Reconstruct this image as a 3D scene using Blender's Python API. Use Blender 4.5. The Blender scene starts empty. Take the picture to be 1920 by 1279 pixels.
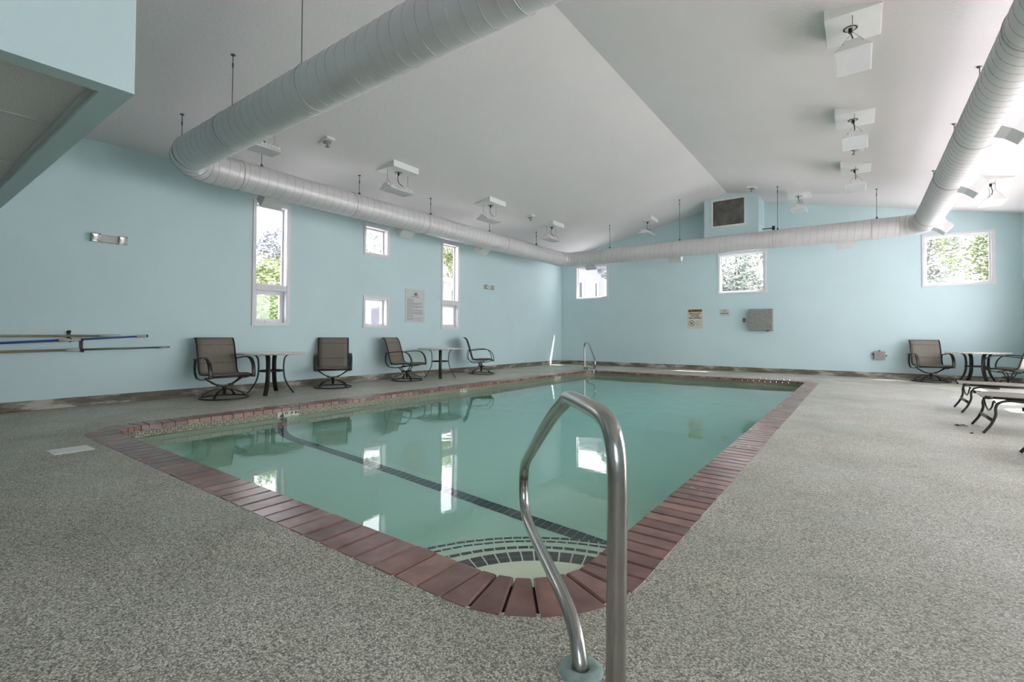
import bpy, bmesh, math, random
from mathutils import Vector, Matrix
random.seed(7)
sc = bpy.context.scene
col = sc.collection
PI = math.pi
# ------------------------------------------------------------------ camera
f_px = 895.4; th = .0207; yaw = .6288; roll = .0048
F0 = Vector((-math.sin(yaw), math.cos(yaw), 0)); R0 = Vector((math.cos(yaw), math.sin(yaw), 0)); Zv = Vector((0, 0, 1))
Fv = F0 * math.cos(th) + Zv * math.sin(th); U0 = R0.cross(Fv)
Rv = R0 * math.cos(roll) + U0 * math.sin(roll); Uv = U0 * math.cos(roll) - R0 * math.sin(roll)
cd = bpy.data.cameras.new('camera'); cam = bpy.data.objects.new('camera', cd); col.objects.link(cam)
cd.sensor_width = 36; cd.lens = f_px / 1920 * 36; cd.shift_y = -(639.5 - 610.4) / 1920; cd.clip_start = .05; cd.clip_end = 300
m3 = Matrix((Rv, Uv, -Fv)).transposed(); cam.matrix_world = Matrix.Translation((0, 0, 1.0)) @ m3.to_4x4()
sc.camera = cam
# ------------------------------------------------------------------ light and exposure
sc.view_settings.view_transform = 'Standard'; sc.view_settings.look = 'None'
sc.view_settings.gamma = 1; sc.view_settings.use_curve_mapping = False
sc.view_settings.exposure = 1.70
sc.cycles.max_bounces = 14; sc.cycles.diffuse_bounces = 7; sc.cycles.glossy_bounces = 5; sc.cycles.transmission_bounces = 10
sc.cycles.blur_glossy = .3; sc.cycles.transparent_max_bounces = 12; sc.cycles.sample_clamp_indirect = 6
w = bpy.data.worlds.new('sky'); sc.world = w; w.use_nodes = True; nt = w.node_tree; nt.nodes.clear()
o_ = nt.nodes.new('ShaderNodeOutputWorld'); bg = nt.nodes.new('ShaderNodeBackground')
tc = nt.nodes.new('ShaderNodeTexCoord'); sx = nt.nodes.new('ShaderNodeSeparateXYZ'); cr = nt.nodes.new('ShaderNodeValToRGB')
nt.links.new(tc.outputs['Generated'], sx.inputs[0]); nt.links.new(sx.outputs['Z'], cr.inputs[0])
cr.color_ramp.elements[0].position = 0.0; cr.color_ramp.elements[0].color = (1.0, .945, .975, 1)
cr.color_ramp.elements[1].position = .7; cr.color_ramp.elements[1].color = (.86, .87, 1.0, 1)
nt.links.new(cr.outputs[0], bg.inputs[0]); bg.inputs[1].default_value = 2.3
nt.links.new(bg.outputs[0], o_.inputs[0])
sd = bpy.data.lights.new('sun', 'SUN'); sd.energy = 14.0; sd.angle = .009; sd.color = (1, .955, .94)
sun = bpy.data.objects.new('sun', sd); col.objects.link(sun)
sun.rotation_euler = Vector((-.42, -.30, -1)).to_track_quat('-Z', 'Y').to_euler(); sun.location = (20, 20, 40)
# ------------------------------------------------------------------ room numbers (metres)
XL, XR, YB, YF = -8.66, 2.88, 14.91, -2.6
SL = .21; XM = -2.89; ZE = 3.71; ZR = ZE + SL * (XM - XL); WT = .16
def ceil_z(x): return ZE + SL * (x - XL) if x < XM else ZE + SL * (XR - x)
# ------------------------------------------------------------------ materials
def newmat(name):
    m = bpy.data.materials.new(name); m.use_nodes = True; n = m.node_tree; b = n.nodes['Principled BSDF']; return m, n, b
def coords(n, kind='Object'):
    t = n.nodes.new('ShaderNodeTexCoord'); return t.outputs[kind]
def noise(n, vec, scale, detail=4, rough=.55):
    t = n.nodes.new('ShaderNodeTexNoise'); t.inputs['Scale'].default_value = scale; t.inputs['Detail'].default_value = detail
    t.inputs['Roughness'].default_value = rough
    if vec is not None: n.links.new(vec, t.inputs['Vector'])
    return t.outputs['Fac']
def ramp(n, fac, stops):
    r = n.nodes.new('ShaderNodeValToRGB'); e = r.color_ramp.elements
    while len(e) < len(stops): e.new(.5)
    for i, (p, c) in enumerate(stops): e[i].position = p; e[i].color = (*c, 1) if len(c) == 3 else c
    n.links.new(fac, r.inputs[0]); return r.outputs[0]
def mix(n, fac, a, b, mode='MIX'):
    m = n.nodes.new('ShaderNodeMix'); m.data_type = 'RGBA'; m.blend_type = mode
    for s, v in ((m.inputs[0], fac), (m.inputs[6], a), (m.inputs[7], b)):
        if isinstance(v, (int, float)): s.default_value = v
        elif isinstance(v, tuple): s.default_value = (*v, 1) if len(v) == 3 else v
        else: n.links.new(v, s)
    return m.outputs[2]
def math_(n, op, a, b=None, c=None, clamp=False):
    m = n.nodes.new('ShaderNodeMath'); m.operation = op; m.use_clamp = clamp
    for i, v in enumerate((a, b, c)):
        if v is None: continue
        if isinstance(v, (int, float)): m.inputs[i].default_value = v
        else: n.links.new(v, m.inputs[i])
    return m.outputs[0]
def bump(n, b, h, strength, dist=.01):
    t = n.nodes.new('ShaderNodeBump'); t.inputs['Strength'].default_value = strength; t.inputs['Distance'].default_value = dist
    n.links.new(h, t.inputs['Height']); n.links.new(t.outputs[0], b.inputs['Normal'])
def plain(name, c, rough=.5, metal=0, var=.08, vscale=6, bs=0, bscale=60, spec=None):
    m, n, b = newmat(name); v = coords(n)
    f = noise(n, v, vscale, 5)
    hi = tuple(min(1, x * (1 + var)) for x in c); lo = tuple(x * (1 - var) for x in c)
    n.links.new(ramp(n, f, [(.3, lo), (.7, hi)]), b.inputs['Base Color'])
    b.inputs['Roughness'].default_value = rough; b.inputs['Metallic'].default_value = metal
    if spec is not None: b.inputs['Specular IOR Level'].default_value = spec
    if bs: bump(n, b, noise(n, v, bscale, 3), bs)
    return m
M = {}
M['wall'] = plain('aqua_wall_paint', (.535, .685, .71), .55, 0, .025, 1.2, .12, 45)
M['ceiling'] = plain('white_stucco_ceiling', (.71, .675, .675), .8, 0, .02, .8, .35, 22)
M['soffit_edge'] = plain('aqua_soffit_edge_paint', (.30, .50, .53), .55, 0, .06, 3)
M['trim'] = plain('white_window_trim', (.70, .70, .72), .45, 0, .03, 5)
M['gridgrey'] = plain('grey_ceiling_grid', (.50, .54, .53), .6, 0, .04, 5)
M['white'] = plain('white_painted_metal', (.74, .74, .72), .4, 0, .03, 5)
M['duct'] = plain('painted_duct_metal', (.62, .61, .61), .42, .18, .04, 3)
M['duct_seam'] = plain('duct_seam_metal', (.42, .415, .41), .35, .3, .04, 6)
M['grey_metal'] = plain('galvanised_grey_metal', (.30, .30, .28), .45, .4, .15, 14)
M['dark_metal'] = plain('dark_rod_metal', (.10, .11, .11), .45, .3, .1, 8)
M['frame'] = plain('bronze_black_chair_frame', (.028, .025, .022), .32, .3, .2, 10)
M['black'] = plain('black_rubber', (.012, .012, .012), .5)
M['steel'] = plain('brushed_stainless_steel', (.45, .43, .41), .23, 1.0, .07, 9, .02, 90)
M['steel'].node_tree.nodes['Principled BSDF'].inputs['Anisotropic'].default_value = .3
M['verdigris'] = plain('weathered_aqua_escutcheon', (.30, .40, .36), .6, 0, .25, 30, .1, 90)
M['sling'] = None
def sling_mat():
    m, n, b = newmat('taupe_woven_sling'); v = coords(n)
    wv = n.nodes.new('ShaderNodeTexWave'); wv.inputs['Scale'].default_value = 90; wv.bands_direction = 'Z'; n.links.new(v, wv.inputs['Vector'])
    f = noise(n, v, 60, 3)
    c = ramp(n, f, [(.3, (.168, .150, .122)), (.7, (.228, .205, .168))])
    c = mix(n, .25, c, mix(n, wv.outputs['Fac'], (.11, .09, .07), (.28, .24, .195)))
    n.links.new(c, b.inputs['Base Color']); b.inputs['Roughness'].default_value = .7; return m
M['sling'] = sling_mat()
M['seam'] = plain('dark_sling_seam', (.06, .048, .038), .8)
def stone_top():
    m, n, b = newmat('pale_mosaic_table_top'); v = coords(n)
    vo = n.nodes.new('ShaderNodeTexVoronoi'); vo.inputs['Scale'].default_value = 38; n.links.new(v, vo.inputs['Vector'])
    s = n.nodes.new('ShaderNodeSeparateColor'); n.links.new(vo.outputs['Color'], s.inputs[0])
    n.links.new(ramp(n, s.outputs[0], [(0, (.42, .38, .33)), (.5, (.60, .56, .50)), (1, (.70, .67, .62))]), b.inputs['Base Color'])
    b.inputs['Roughness'].default_value = .3; return m
M['top'] = stone_top()
def aggregate():
    m, n, b = newmat('exposed_aggregate_deck'); v = coords(n)
    vo = n.nodes.new('ShaderNodeTexVoronoi'); vo.inputs['Scale'].default_value = 185; n.links.new(v, vo.inputs['Vector'])
    s = n.nodes.new('ShaderNodeSeparateColor'); n.links.new(vo.outputs['Color'], s.inputs[0])
    stone = ramp(n, s.outputs[0], [(0, (.15, .14, .11)), (.2, (.31, .295, .24)), (.5, (.53, .50, .42)), (.8, (.72, .685, .59)), (1, (.90, .87, .79))])
    gap = ramp(n, vo.outputs['Distance'], [(.45, (1, 1, 1)), (.85, (.42, .42, .38))])
    c = mix(n, 1, stone, gap, 'MULTIPLY')
    big = ramp(n, noise(n, v, .9, 5, .6), [(.35, (.84, .85, .80)), (.6, (1.10, 1.09, 1.08))])
    c = mix(n, 1, c, big, 'MULTIPLY')
    sp = ramp(n, noise(n, v, 7, 6, .7), [(.62, (1, 1, 1)), (.75, (.6, .6, .56))])
    c = mix(n, 1, c, sp, 'MULTIPLY')
    # paler, flatter tone towards the right hand side of the deck
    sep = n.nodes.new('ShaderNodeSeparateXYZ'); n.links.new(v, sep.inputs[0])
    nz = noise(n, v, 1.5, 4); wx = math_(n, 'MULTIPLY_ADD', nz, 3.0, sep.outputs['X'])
    pale_x = ramp(n, math_(n, 'MULTIPLY_ADD', wx, .1, .4), [(.35, (0, 0, 0)), (.72, (1, 1, 1))])
    c = mix(n, math_(n, 'MULTIPLY', pale_x, .28), c, (.44, .42, .38))
    n.links.new(c, b.inputs['Base Color'])
    r = ramp(n, noise(n, v, 1.3, 4), [(.35, (.30,) * 3), (.65, (.58,) * 3)]); n.links.new(r, b.inputs['Roughness'])
    h = math_(n, 'SUBTRACT', 1.0, vo.outputs['Distance']); bump(n, b, h, .38, .004)
    return m
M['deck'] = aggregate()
def brick():
    m, n, b = newmat('glossy_red_brick'); v = coords(n)
    oi = n.nodes.new('ShaderNodeAttribute'); oi.attribute_name = 'tint'
    base = ramp(n, oi.outputs['Fac'], [(0, (.18, .092, .082)), (.5, (.26, .135, .115)), (1, (.34, .19, .155))])
    nz = noise(n, v, 7, 3, .5)
    c = mix(n, 1, base, ramp(n, nz, [(.3, (.72, .68, .70)), (.7, (1.2, 1.18, 1.15))]), 'MULTIPLY')
    sp = noise(n, v, 230, 2)
    c = mix(n, ramp(n, sp, [(.60, (0,) * 3), (.74, (.22,) * 3)]), c, (.32, .20, .17))
    n.links.new(c, b.inputs['Base Color'])
    n.links.new(ramp(n, noise(n, v, 3.5, 4), [(.35, (.12,) * 3), (.7, (.30,) * 3)]), b.inputs['Roughness'])
    bump(n, b, noise(n, v, 160, 4, .7), .18, .004); return m
M['brick'] = brick()
M['grout'] = plain('dark_brick_grout', (.045, .02, .018), .9)
def curb():
    m, n, b = newmat('stained_concrete_curb'); v = coords(n)
    mp = n.nodes.new('ShaderNodeMapping'); mp.inputs['Scale'].default_value = (1, 1, 4); n.links.new(v, mp.inputs[0])
    c = ramp(n, noise(n, mp.outputs[0], 1.6, 8, .68), [(.34, (.10, .088, .058)), (.48, (.155, .14, .105)), (.54, (.26, .24, .20)), (.61, (.48, .45, .40))])
    n.links.new(c, b.inputs['Base Color']); b.inputs['Roughness'].default_value = .75; bump(n, b, noise(n, v, 40, 5), .5); return m
M['curb'] = curb()
M['plaster'] = plain('cream_pool_plaster', (.88, .86, .68), .6, 0, .05, 3)
M['darktile'] = plain('charcoal_pool_tile', (.035, .038, .040), .3, 0, .2, 20)
M['marker'] = plain('pale_green_grey_marker_tile', (.50, .50, .42), .35, 0, .05, 8)
M['whitetile'] = plain('white_glazed_tile', (.88, .87, .84), .4, 0, .02, 8)
M['paper'] = plain('off_white_sign_board', (.56, .57, .57), .35, 0, .03, 5)
M['ink'] = plain('black_sign_print', (.02, .02, .02), .5)
M['greyink'] = plain('grey_sign_print', (.17, .16, .16), .5)
M['lightink'] = plain('pale_grey_sign_print', (.42, .42, .38), .5)
M['signcream'] = plain('cream_sign_board', (.60, .57, .46), .35, 0, .03, 5)
M['orange'] = plain('ochre_warning_band', (.42, .25, .07), .4, 0, .1, 20)
M['silver'] = plain('chrome_lamp_reflector', (.62, .62, .60), .18, .8, .1, 10)
M['lens'] = plain('frosted_light_lens', (.62, .62, .63), .25, 0, .02, 4)
M['tan'] = plain('tan_aluminium_pole', (.30, .26, .17), .35, .4, .1, 8)
M['blue'] = plain('blue_fibreglass_pole', (.02, .06, .30), .3, 0, .1, 8)
M['pgrey'] = plain('grey_aluminium_pole', (.13, .16, .16), .3, .5, .2, 5)
M['ivory'] = plain('ivory_plastic', (.50, .49, .44), .4)
M['sidewhite'] = plain('pale_house_siding', (.20, .20, .21), .7, 0, .03, 2)
M['houseglass'] = plain('lavender_house_glass', (.045, .044, .058), .3, 0, .1, 3)
M['trunk'] = plain('grey_brown_bark', (.12, .10, .08), .9, 0, .3, 12)
M['bounce_ground'] = plain('pale_bounce_ground', (.47, .44, .45), .9, 0, .1, 2)  # outdoor ground made pale to bounce daylight into the room
M['leafpale'] = plain('pale_silvery_foliage', (.21, .235, .205), .7, 0, .35, 1.4)
M['leafgreen'] = plain('bright_green_foliage', (.075, .13, .03), .7, 0, .4, 1.8)
M['leafyellow'] = plain('light_yellow_green_foliage', (.13, .165, .06), .7, 0, .4, 1.8)
M['leafblue'] = plain('blue_grey_foliage', (.10, .115, .125), .7, 0, .4, 1.4)
M['leafdead'] = plain('dark_leaf_litter', (.035, .028, .02), .9, 0, .4, 40)
def tiles_soffit():
    m, n, b = newmat('grey_acoustic_tile'); v = coords(n)
    f = noise(n, v, 170, 3, .8)
    n.links.new(ramp(n, f, [(.35, (.46, .45, .45)), (.65, (.88, .86, .86))]), b.inputs['Base Color'])
    b.inputs['Roughness'].default_value = .95; bump(n, b, f, .5, .004); return m
M['acoustic'] = tiles_soffit()
def grille():
    m, n, b = newmat('grey_louvre_metal'); v = coords(n)
    f = noise(n, v, 5, 4)
    n.links.new(ramp(n, f, [(.35, (.10, .10, .09)), (.7, (.20, .20, .185))]), b.inputs['Base Color']); b.inputs['Roughness'].default_value = .5
    return m
M['grille'] = grille()
def glass():
    m, n, b = newmat('clear_window_glass'); n.nodes.remove(b); out = n.nodes['Material Output']
    g = n.nodes.new('ShaderNodeNewGeometry'); dp = n.nodes.new('ShaderNodeVectorMath'); dp.operation = 'DOT_PRODUCT'
    n.links.new(g.outputs['Incoming'], dp.inputs[0]); n.links.new(g.outputs['Normal'], dp.inputs[1])
    c = math_(n, 'ABSOLUTE', dp.outputs['Value']); k = math_(n, 'SUBTRACT', 1.0, c, clamp=True); k = math_(n, 'POWER', k, 5.0)
    fr = math_(n, 'MULTIPLY_ADD', k, .92, .06)
    t = n.nodes.new('ShaderNodeBsdfTransparent'); t.inputs[0].default_value = (.93, .95, .94, 1)
    gl = n.nodes.new('ShaderNodeBsdfGlossy'); gl.inputs['Roughness'].default_value = .01
    mx = n.nodes.new('ShaderNodeMixShader'); n.links.new(fr, mx.inputs[0]); n.links.new(t.outputs[0], mx.inputs[1]); n.links.new(gl.outputs[0], mx.inputs[2])
    n.links.new(mx.outputs[0], out.inputs['Surface']); return m
M['glass'] = glass()
def water():
    m, n, b = newmat('pool_water'); n.nodes.remove(b); out = n.nodes['Material Output']; v = coords(n)
    g = n.nodes.new('ShaderNodeBsdfRefraction'); g.inputs['IOR'].default_value = 1.333; g.inputs['Roughness'].default_value = 0; g.inputs['Color'].default_value = (1.34, 1.36, 1.36, 1)  # boosted refraction colour adds brightness to everything under water
    gl = n.nodes.new('ShaderNodeBsdfGlossy'); gl.inputs['Roughness'].default_value = 0; gl.inputs['Color'].default_value = (1, 1, 1, 1)
    fr = n.nodes.new('ShaderNodeFresnel'); fr.inputs['IOR'].default_value = 1.333; mx = n.nodes.new('ShaderNodeMixShader')
    h1 = noise(n, v, 1.7, 2); h2 = noise(n, v, 7, 3)
    h = math_(n, 'MULTIPLY_ADD', h2, .22, h1)
    bp = n.nodes.new('ShaderNodeBump'); bp.inputs['Strength'].default_value = .10; bp.inputs['Distance'].default_value = .02
    n.links.new(h, bp.inputs['Height']); [n.links.new(bp.outputs[0], q.inputs['Normal']) for q in (g, gl, fr)]
    va = n.nodes.new('ShaderNodeVolumeAbsorption'); va.inputs['Color'].default_value = (.08, .64, .69, 1); va.inputs['Density'].default_value = .30
    n.links.new(fr.outputs[0], mx.inputs[0]); n.links.new(g.outputs[0], mx.inputs[1]); n.links.new(gl.outputs[0], mx.inputs[2]); n.links.new(mx.outputs[0], out.inputs['Surface']); n.links.new(va.outputs[0], out.inputs['Volume']); return m
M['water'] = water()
def wtile():
    # waterline tile: dark olive glaze with cream octagon rings, a centre bar and a dotted lower edge (UV in tiles)
    m, n, b = newmat('octagon_patterned_waterline_tile'); uv = coords(n, 'UV'); s = n.nodes.new('ShaderNodeSeparateXYZ'); n.links.new(uv, s.inputs[0])
    fx = math_(n, 'SUBTRACT', math_(n, 'FRACT', s.outputs[0]), .5); ax = math_(n, 'ABSOLUTE', fx); vv = math_(n, 'FRACT', s.outputs[1]); fy = math_(n, 'SUBTRACT', vv, .55); ay = math_(n, 'ABSOLUTE', fy)
    o = math_(n, 'MAXIMUM', math_(n, 'MAXIMUM', ax, ay), math_(n, 'MULTIPLY', math_(n, 'ADD', ax, ay), .7071))
    ring = math_(n, 'LESS_THAN', math_(n, 'ABSOLUTE', math_(n, 'SUBTRACT', o, .36)), .045)
    bar = math_(n, 'MULTIPLY', math_(n, 'LESS_THAN', ax, .03), math_(n, 'LESS_THAN', o, .36))
    bar2 = math_(n, 'MULTIPLY', math_(n, 'LESS_THAN', ay, .03), math_(n, 'LESS_THAN', o, .36))
    edge = math_(n, 'LESS_THAN', vv, .12)
    dots = math_(n, 'GREATER_THAN', math_(n, 'SINE', math_(n, 'MULTIPLY', s.outputs[0], 44.0)), -.3)
    edge = math_(n, 'MULTIPLY', edge, dots)
    vg = math_(n, 'GREATER_THAN', ax, .485)
    tot = math_(n, 'MAXIMUM', math_(n, 'MAXIMUM', ring, bar), math_(n, 'MAXIMUM', edge, math_(n, 'MAXIMUM', bar2, vg)))
    v = coords(n); base = ramp(n, noise(n, v, 25, 4), [(.3, (.045, .042, .022)), (.7, (.11, .10, .065))])
    crm = ramp(n, noise(n, v, 30, 4), [(.3, (.30, .29, .19)), (.7, (.50, .48, .35))])
    n.links.new(mix(n, tot, base, crm), b.inputs['Base Color']); b.inputs['Roughness'].default_value = .35; return m
M['wtile'] = wtile()
# ------------------------------------------------------------------ mesh helpers
class MB:
    def __init__(s): s.v = []; s.f = []; s.sm = []; s.mi = []; s.uv = None; s.tint = []
    def add(s, vs, fs, smooth=False, mi=0, tint=0.0):
        o = len(s.v); s.v += [tuple(q) for q in vs]; s.f += [tuple(i + o for i in q) for q in fs]; s.sm += [smooth] * len(fs); s.mi += [mi] * len(fs); s.tint += [tint] * len(vs); return s
    def box(s, x0, x1, y0, y1, z0, z1, mat=None, **k):
        vs = [Vector(p) for p in ((x0, y0, z0), (x1, y0, z0), (x1, y1, z0), (x0, y1, z0), (x0, y0, z1), (x1, y0, z1), (x1, y1, z1), (x0, y1, z1))]
        if mat is not None: vs = [mat @ p for p in vs]
        return s.add(vs, [(0, 3, 2, 1), (4, 5, 6, 7), (0, 1, 5, 4), (1, 2, 6, 5), (2, 3, 7, 6), (3, 0, 4, 7)], **k)
    def prism(s, poly, axis, a, b, **k):
        # poly: 2D points; axis: extrusion axis
        n = len(poly)
        def mk(p, t): return {'x': (t, p[0], p[1]), 'y': (p[0], t, p[1]), 'z': (p[0], p[1], t)}[axis]
        vs = [mk(p, a) for p in poly] + [mk(p, b) for p in poly]
        fs = [tuple(range(n - 1, -1, -1)), tuple(range(n, 2 * n))] + [(i, (i + 1) % n, (i + 1) % n + n, i + n) for i in range(n)]
        return s.add(vs, fs, **k)
    def tube(s, pts, r, seg=10, closed=False, cap=True, flat=None, ref=None, **k):
        pts = [Vector(p) for p in pts]; n = len(pts); rs = r if isinstance(r, (list, tuple)) else [r] * n
        vs = []; t_prev = None; nrm = None
        for i, p in enumerate(pts):
            if closed: t = pts[(i + 1) % n] - pts[i - 1]
            else: t = pts[min(i + 1, n - 1)] - pts[max(i - 1, 0)]
            t.normalize()
            if ref is not None: nrm = (Vector(ref) - t * t.dot(Vector(ref))).normalized()
            elif nrm is None:
                a = Vector((0, 0, 1)) if abs(t.z) < .9 else Vector((1, 0, 0)); nrm = (a - t * t.dot(a)).normalized()
            else:
                nrm = (nrm - t * t.dot(nrm)).normalized()
            b = t.cross(nrm)
            for j in range(seg):
                a = 2 * PI * j / seg
                if flat: # flat=(half width along nrm, half thickness along b): rounded rectangle
                    c_, s_ = math.cos(a), math.sin(a)
                    q = 4.0; d = (abs(c_) ** q + abs(s_) ** q) ** (-1 / q)
                    vs.append(p + nrm * flat[0] * c_ * d + b * flat[1] * s_ * d)
                else: vs.append(p + (nrm * math.cos(a) + b * math.sin(a)) * rs[i])
        fs = []
        m_ = n if closed else n - 1
        for i in range(m_):
            for j in range(seg):
                a = i * seg + j; b2 = i * seg + (j + 1) % seg; c = ((i + 1) % n) * seg
                fs.append((a, c + j, c + (j + 1) % seg, b2))
        s.add(vs, fs, smooth=True, **k)
        if cap and not closed:
            o = len(s.v) - len(vs)
            s.f += [tuple(o + j for j in range(seg)), tuple(o + (n - 1) * seg + j for j in range(seg - 1, -1, -1))]; s.sm += [False, False]; s.mi += [k.get('mi', 0)] * 2
        return s
    def lathe(s, prof, c=(0, 0, 0), seg=32, axis='z', **k):
        vs = []; fs = []; n = len(prof)
        for i in range(seg):
            a = 2 * PI * i / seg
            for r, z in prof:
                p = {'z': (c[0] + r * math.cos(a), c[1] + r * math.sin(a), c[2] + z), 'x': (c[0] + z, c[1] + r * math.cos(a), c[2] + r * math.sin(a)), 'y': (c[0] + r * math.sin(a), c[1] + z, c[2] + r * math.cos(a))}[axis]
                vs.append(p)
        for i in range(seg):
            for j in range(n - 1):
                a = i * n + j; b = ((i + 1) % seg) * n + j; fs.append((a, b, b + 1, a + 1))
        return s.add(vs, fs, smooth=k.pop('smooth', True), **k)
    def sphere(s, c, r, seg=12, **k):
        m = max(4, seg // 2); prof = [(max(1e-5, r * math.sin(PI * i / m)), -r * math.cos(PI * i / m)) for i in range(m + 1)]
        return s.lathe(prof, c, seg, **k)
    def build(s, name, mats, parent=None, bevel=0, weld=False):
        me = bpy.data.meshes.new(name); me.from_pydata(s.v, [], s.f)
        for p, a, b in zip(me.polygons, s.sm, s.mi): p.use_smooth = a; p.material_index = b
        for m_ in (mats if isinstance(mats, (list, tuple)) else [mats]): me.materials.append(m_)
        if s.uv is not None:
            u = me.uv_layers.new(name='UVMap')
            for l in me.loops: u.data[l.index].uv = s.uv[l.vertex_index]
        if any(s.tint):
            at = me.attributes.new('tint', 'FLOAT', 'POINT'); at.data.foreach_set('value', s.tint)
        me.update()
        bm = bmesh.new(); bm.from_mesh(me); bmesh.ops.recalc_face_normals(bm, faces=bm.faces); bm.to_mesh(me); bm.free()
        o = bpy.data.objects.new(name, me); col.objects.link(o)
        if parent is not None: o.parent = parent
        if bevel:
            bv = o.modifiers.new('bevel', 'BEVEL'); bv.width = bevel; bv.segments = 2; bv.limit_method = 'ANGLE'
        return o
def smooth_path(pts, k=6, closed=False):
    P = [Vector(p) for p in pts]; n = len(P); out = []
    for i in range(n if closed else n - 1):
        p0 = P[(i - 1) % n] if closed or i > 0 else P[0] * 2 - P[1]; p1 = P[i]; p2 = P[(i + 1) % n]
        p3 = P[(i + 2) % n] if closed or i + 2 < n else P[-1] * 2 - P[-2]
        for j in range(k):
            t = j / k; t2, t3 = t * t, t * t * t
            out.append(.5 * ((2 * p1) + (-p0 + p2) * t + (2 * p0 - 5 * p1 + 4 * p2 - p3) * t2 + (-p0 + 3 * p1 - 3 * p2 + p3) * t3))
    if not closed: out.append(P[-1])
    return out
def fillet(pts, r, k=6):
    P = [Vector(p) for p in pts]; out = [P[0]]
    rr = r if isinstance(r, (list, tuple)) else [r] * len(P)
    for i in range(1, len(P) - 1):
        a = P[i - 1] - P[i]; b = P[i + 1] - P[i]; la, lb = a.length, b.length; a.normalize(); b.normalize()
        d = min(rr[i], la * .48, lb * .48); s = P[i] + a * d; e = P[i] + b * d
        for j in range(k + 1):
            t = j / k; out.append(s * (1 - t) ** 2 + P[i] * 2 * t * (1 - t) + e * t * t)
    out.append(P[-1]); return out
def tag(o, label=None, cat=None, group=None, kind=None):
    if label: o['label'] = label
    if cat: o['category'] = cat
    if group: o['group'] = group
    if kind: o['kind'] = kind
    return o
def empty(name, loc=(0, 0, 0), rz=0, **k):
    o = bpy.data.objects.new(name, None); o.empty_display_size = .1; col.objects.link(o); o.location = loc; o.rotation_euler = (0, 0, rz); return tag(o, **k)
def copy_tree(o, parent=None):
    c = o.copy(); col.objects.link(c)
    if parent is not None: c.parent = parent
    for ch in [q for q in KIDS.get(o.name, [])]: copy_tree_child(ch, c)
    return c
KIDS = {}
def copy_tree_child(o, parent):
    c = o.copy(); col.objects.link(c); c.parent = parent
    for ch in KIDS.get(o.name, []): copy_tree_child(ch, c)
def note_kids(root):
    for q in list(col.objects):
        if q.parent is not None: 
            l = KIDS.setdefault(q.parent.name, [])
            if q not in l: l.append(q)
def text(parent, s, size, loc, rot, mat, name='lettering', align='CENTER', bold=0.0):
    c = bpy.data.curves.new(name, 'FONT'); c.body = s; c.size = size; c.align_x = align; c.align_y = 'CENTER'; c.extrude = .0006; c.offset = bold
    tmp = bpy.data.objects.new(name + '_curve', c); col.objects.link(tmp); bpy.context.view_layer.update()
    me = bpy.data.meshes.new_from_object(tmp.evaluated_get(bpy.context.evaluated_depsgraph_get())); bpy.data.objects.remove(tmp); bpy.data.curves.remove(c)
    me.name = name; me.materials.clear(); me.materials.append(mat); o = bpy.data.objects.new(name, me); col.objects.link(o); o.location = loc; o.rotation_euler = rot
    if parent is not None: o.parent = parent
    return o
# ------------------------------------------------------------------ wall with openings
def wall_grid(mb, axis, w0, w1, a0, a1, z0, z1, holes):
    # axis 'x': wall plane across x between w0,w1, running along y from a0 to a1; holes=(a,b,za,zb)
    A = sorted({a0, a1, *[h[0] for h in holes], *[h[1] for h in holes]}); Z = sorted({z0, z1, *[h[2] for h in holes], *[h[3] for h in holes]})
    def solid(i, j):
        if not (0 <= i < len(A) - 1 and 0 <= j < len(Z) - 1): return False
        ca, cz = (A[i] + A[i + 1]) / 2, (Z[j] + Z[j + 1]) / 2
        return not any(h[0] < ca < h[1] and h[2] < cz < h[3] for h in holes)
    P = (lambda w_, a, z: (w_, a, z)) if axis == 'x' else (lambda w_, a, z: (a, w_, z))
    for i in range(len(A) - 1):
        for j in range(len(Z) - 1):
            if not solid(i, j): continue
            a, b, c, d = A[i], A[i + 1], Z[j], Z[j + 1]
            for w_ in (w0, w1): mb.add([P(w_, a, c), P(w_, b, c), P(w_, b, d), P(w_, a, d)], [(0, 1, 2, 3)])
            if not solid(i - 1, j): mb.add([P(w0, a, c), P(w1, a, c), P(w1, a, d), P(w0, a, d)], [(0, 1, 2, 3)])
            if not solid(i + 1, j): mb.add([P(w0, b, c), P(w1, b, c), P(w1, b, d), P(w0, b, d)], [(0, 1, 2, 3)])
            if not solid(i, j - 1): mb.add([P(w0, a, c), P(w1, a, c), P(w1, b, c), P(w0, b, c)], [(0, 1, 2, 3)])
            if not solid(i, j + 1): mb.add([P(w0, a, d), P(w1, a, d), P(w1, b, d), P(w0, b, d)], [(0, 1, 2, 3)])
# opening lists, (from, to, sill, head); casing is outside the opening
CW = .055
LW = [(4.10, 4.79, 1.145, 3.41, 'tall'), (6.435, 7.14, 2.73, 3.43, 'sq'), (6.435, 7.14, 1.145, 1.855, 'sq'), (8.81, 9.51, 1.145, 3.43, 'tall')]
BW = [(-8.085, -6.83, 2.25, 3.43), (-3.355, -2.075, 2.225, 3.43), (1.22, 2.47, 2.195, 3.43)]
RWD = [(3.4, 5.6, .10, 3.35), (5.9, 8.1, .10, 3.35), (8.4, 10.6, .10, 3.35), (10.9, 13.95, .10, 3.2)]
lh = [(a + CW, b - CW, c + CW, d - CW) for a, b, c, d, _ in LW]; bh = [(a + CW, b - CW, c + CW, d - CW) for a, b, c, d in BW]
mb = MB(); wall_grid(mb, 'x', XL - WT, XL, YF - .2, YB + WT, -.1, ZE + .1, lh); tag(mb.build('wall_left', M['wall']), kind='structure')
mb = MB(); wall_grid(mb, 'y', YB, YB + WT, XL, XR, -.1, ZE, bh)
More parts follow.
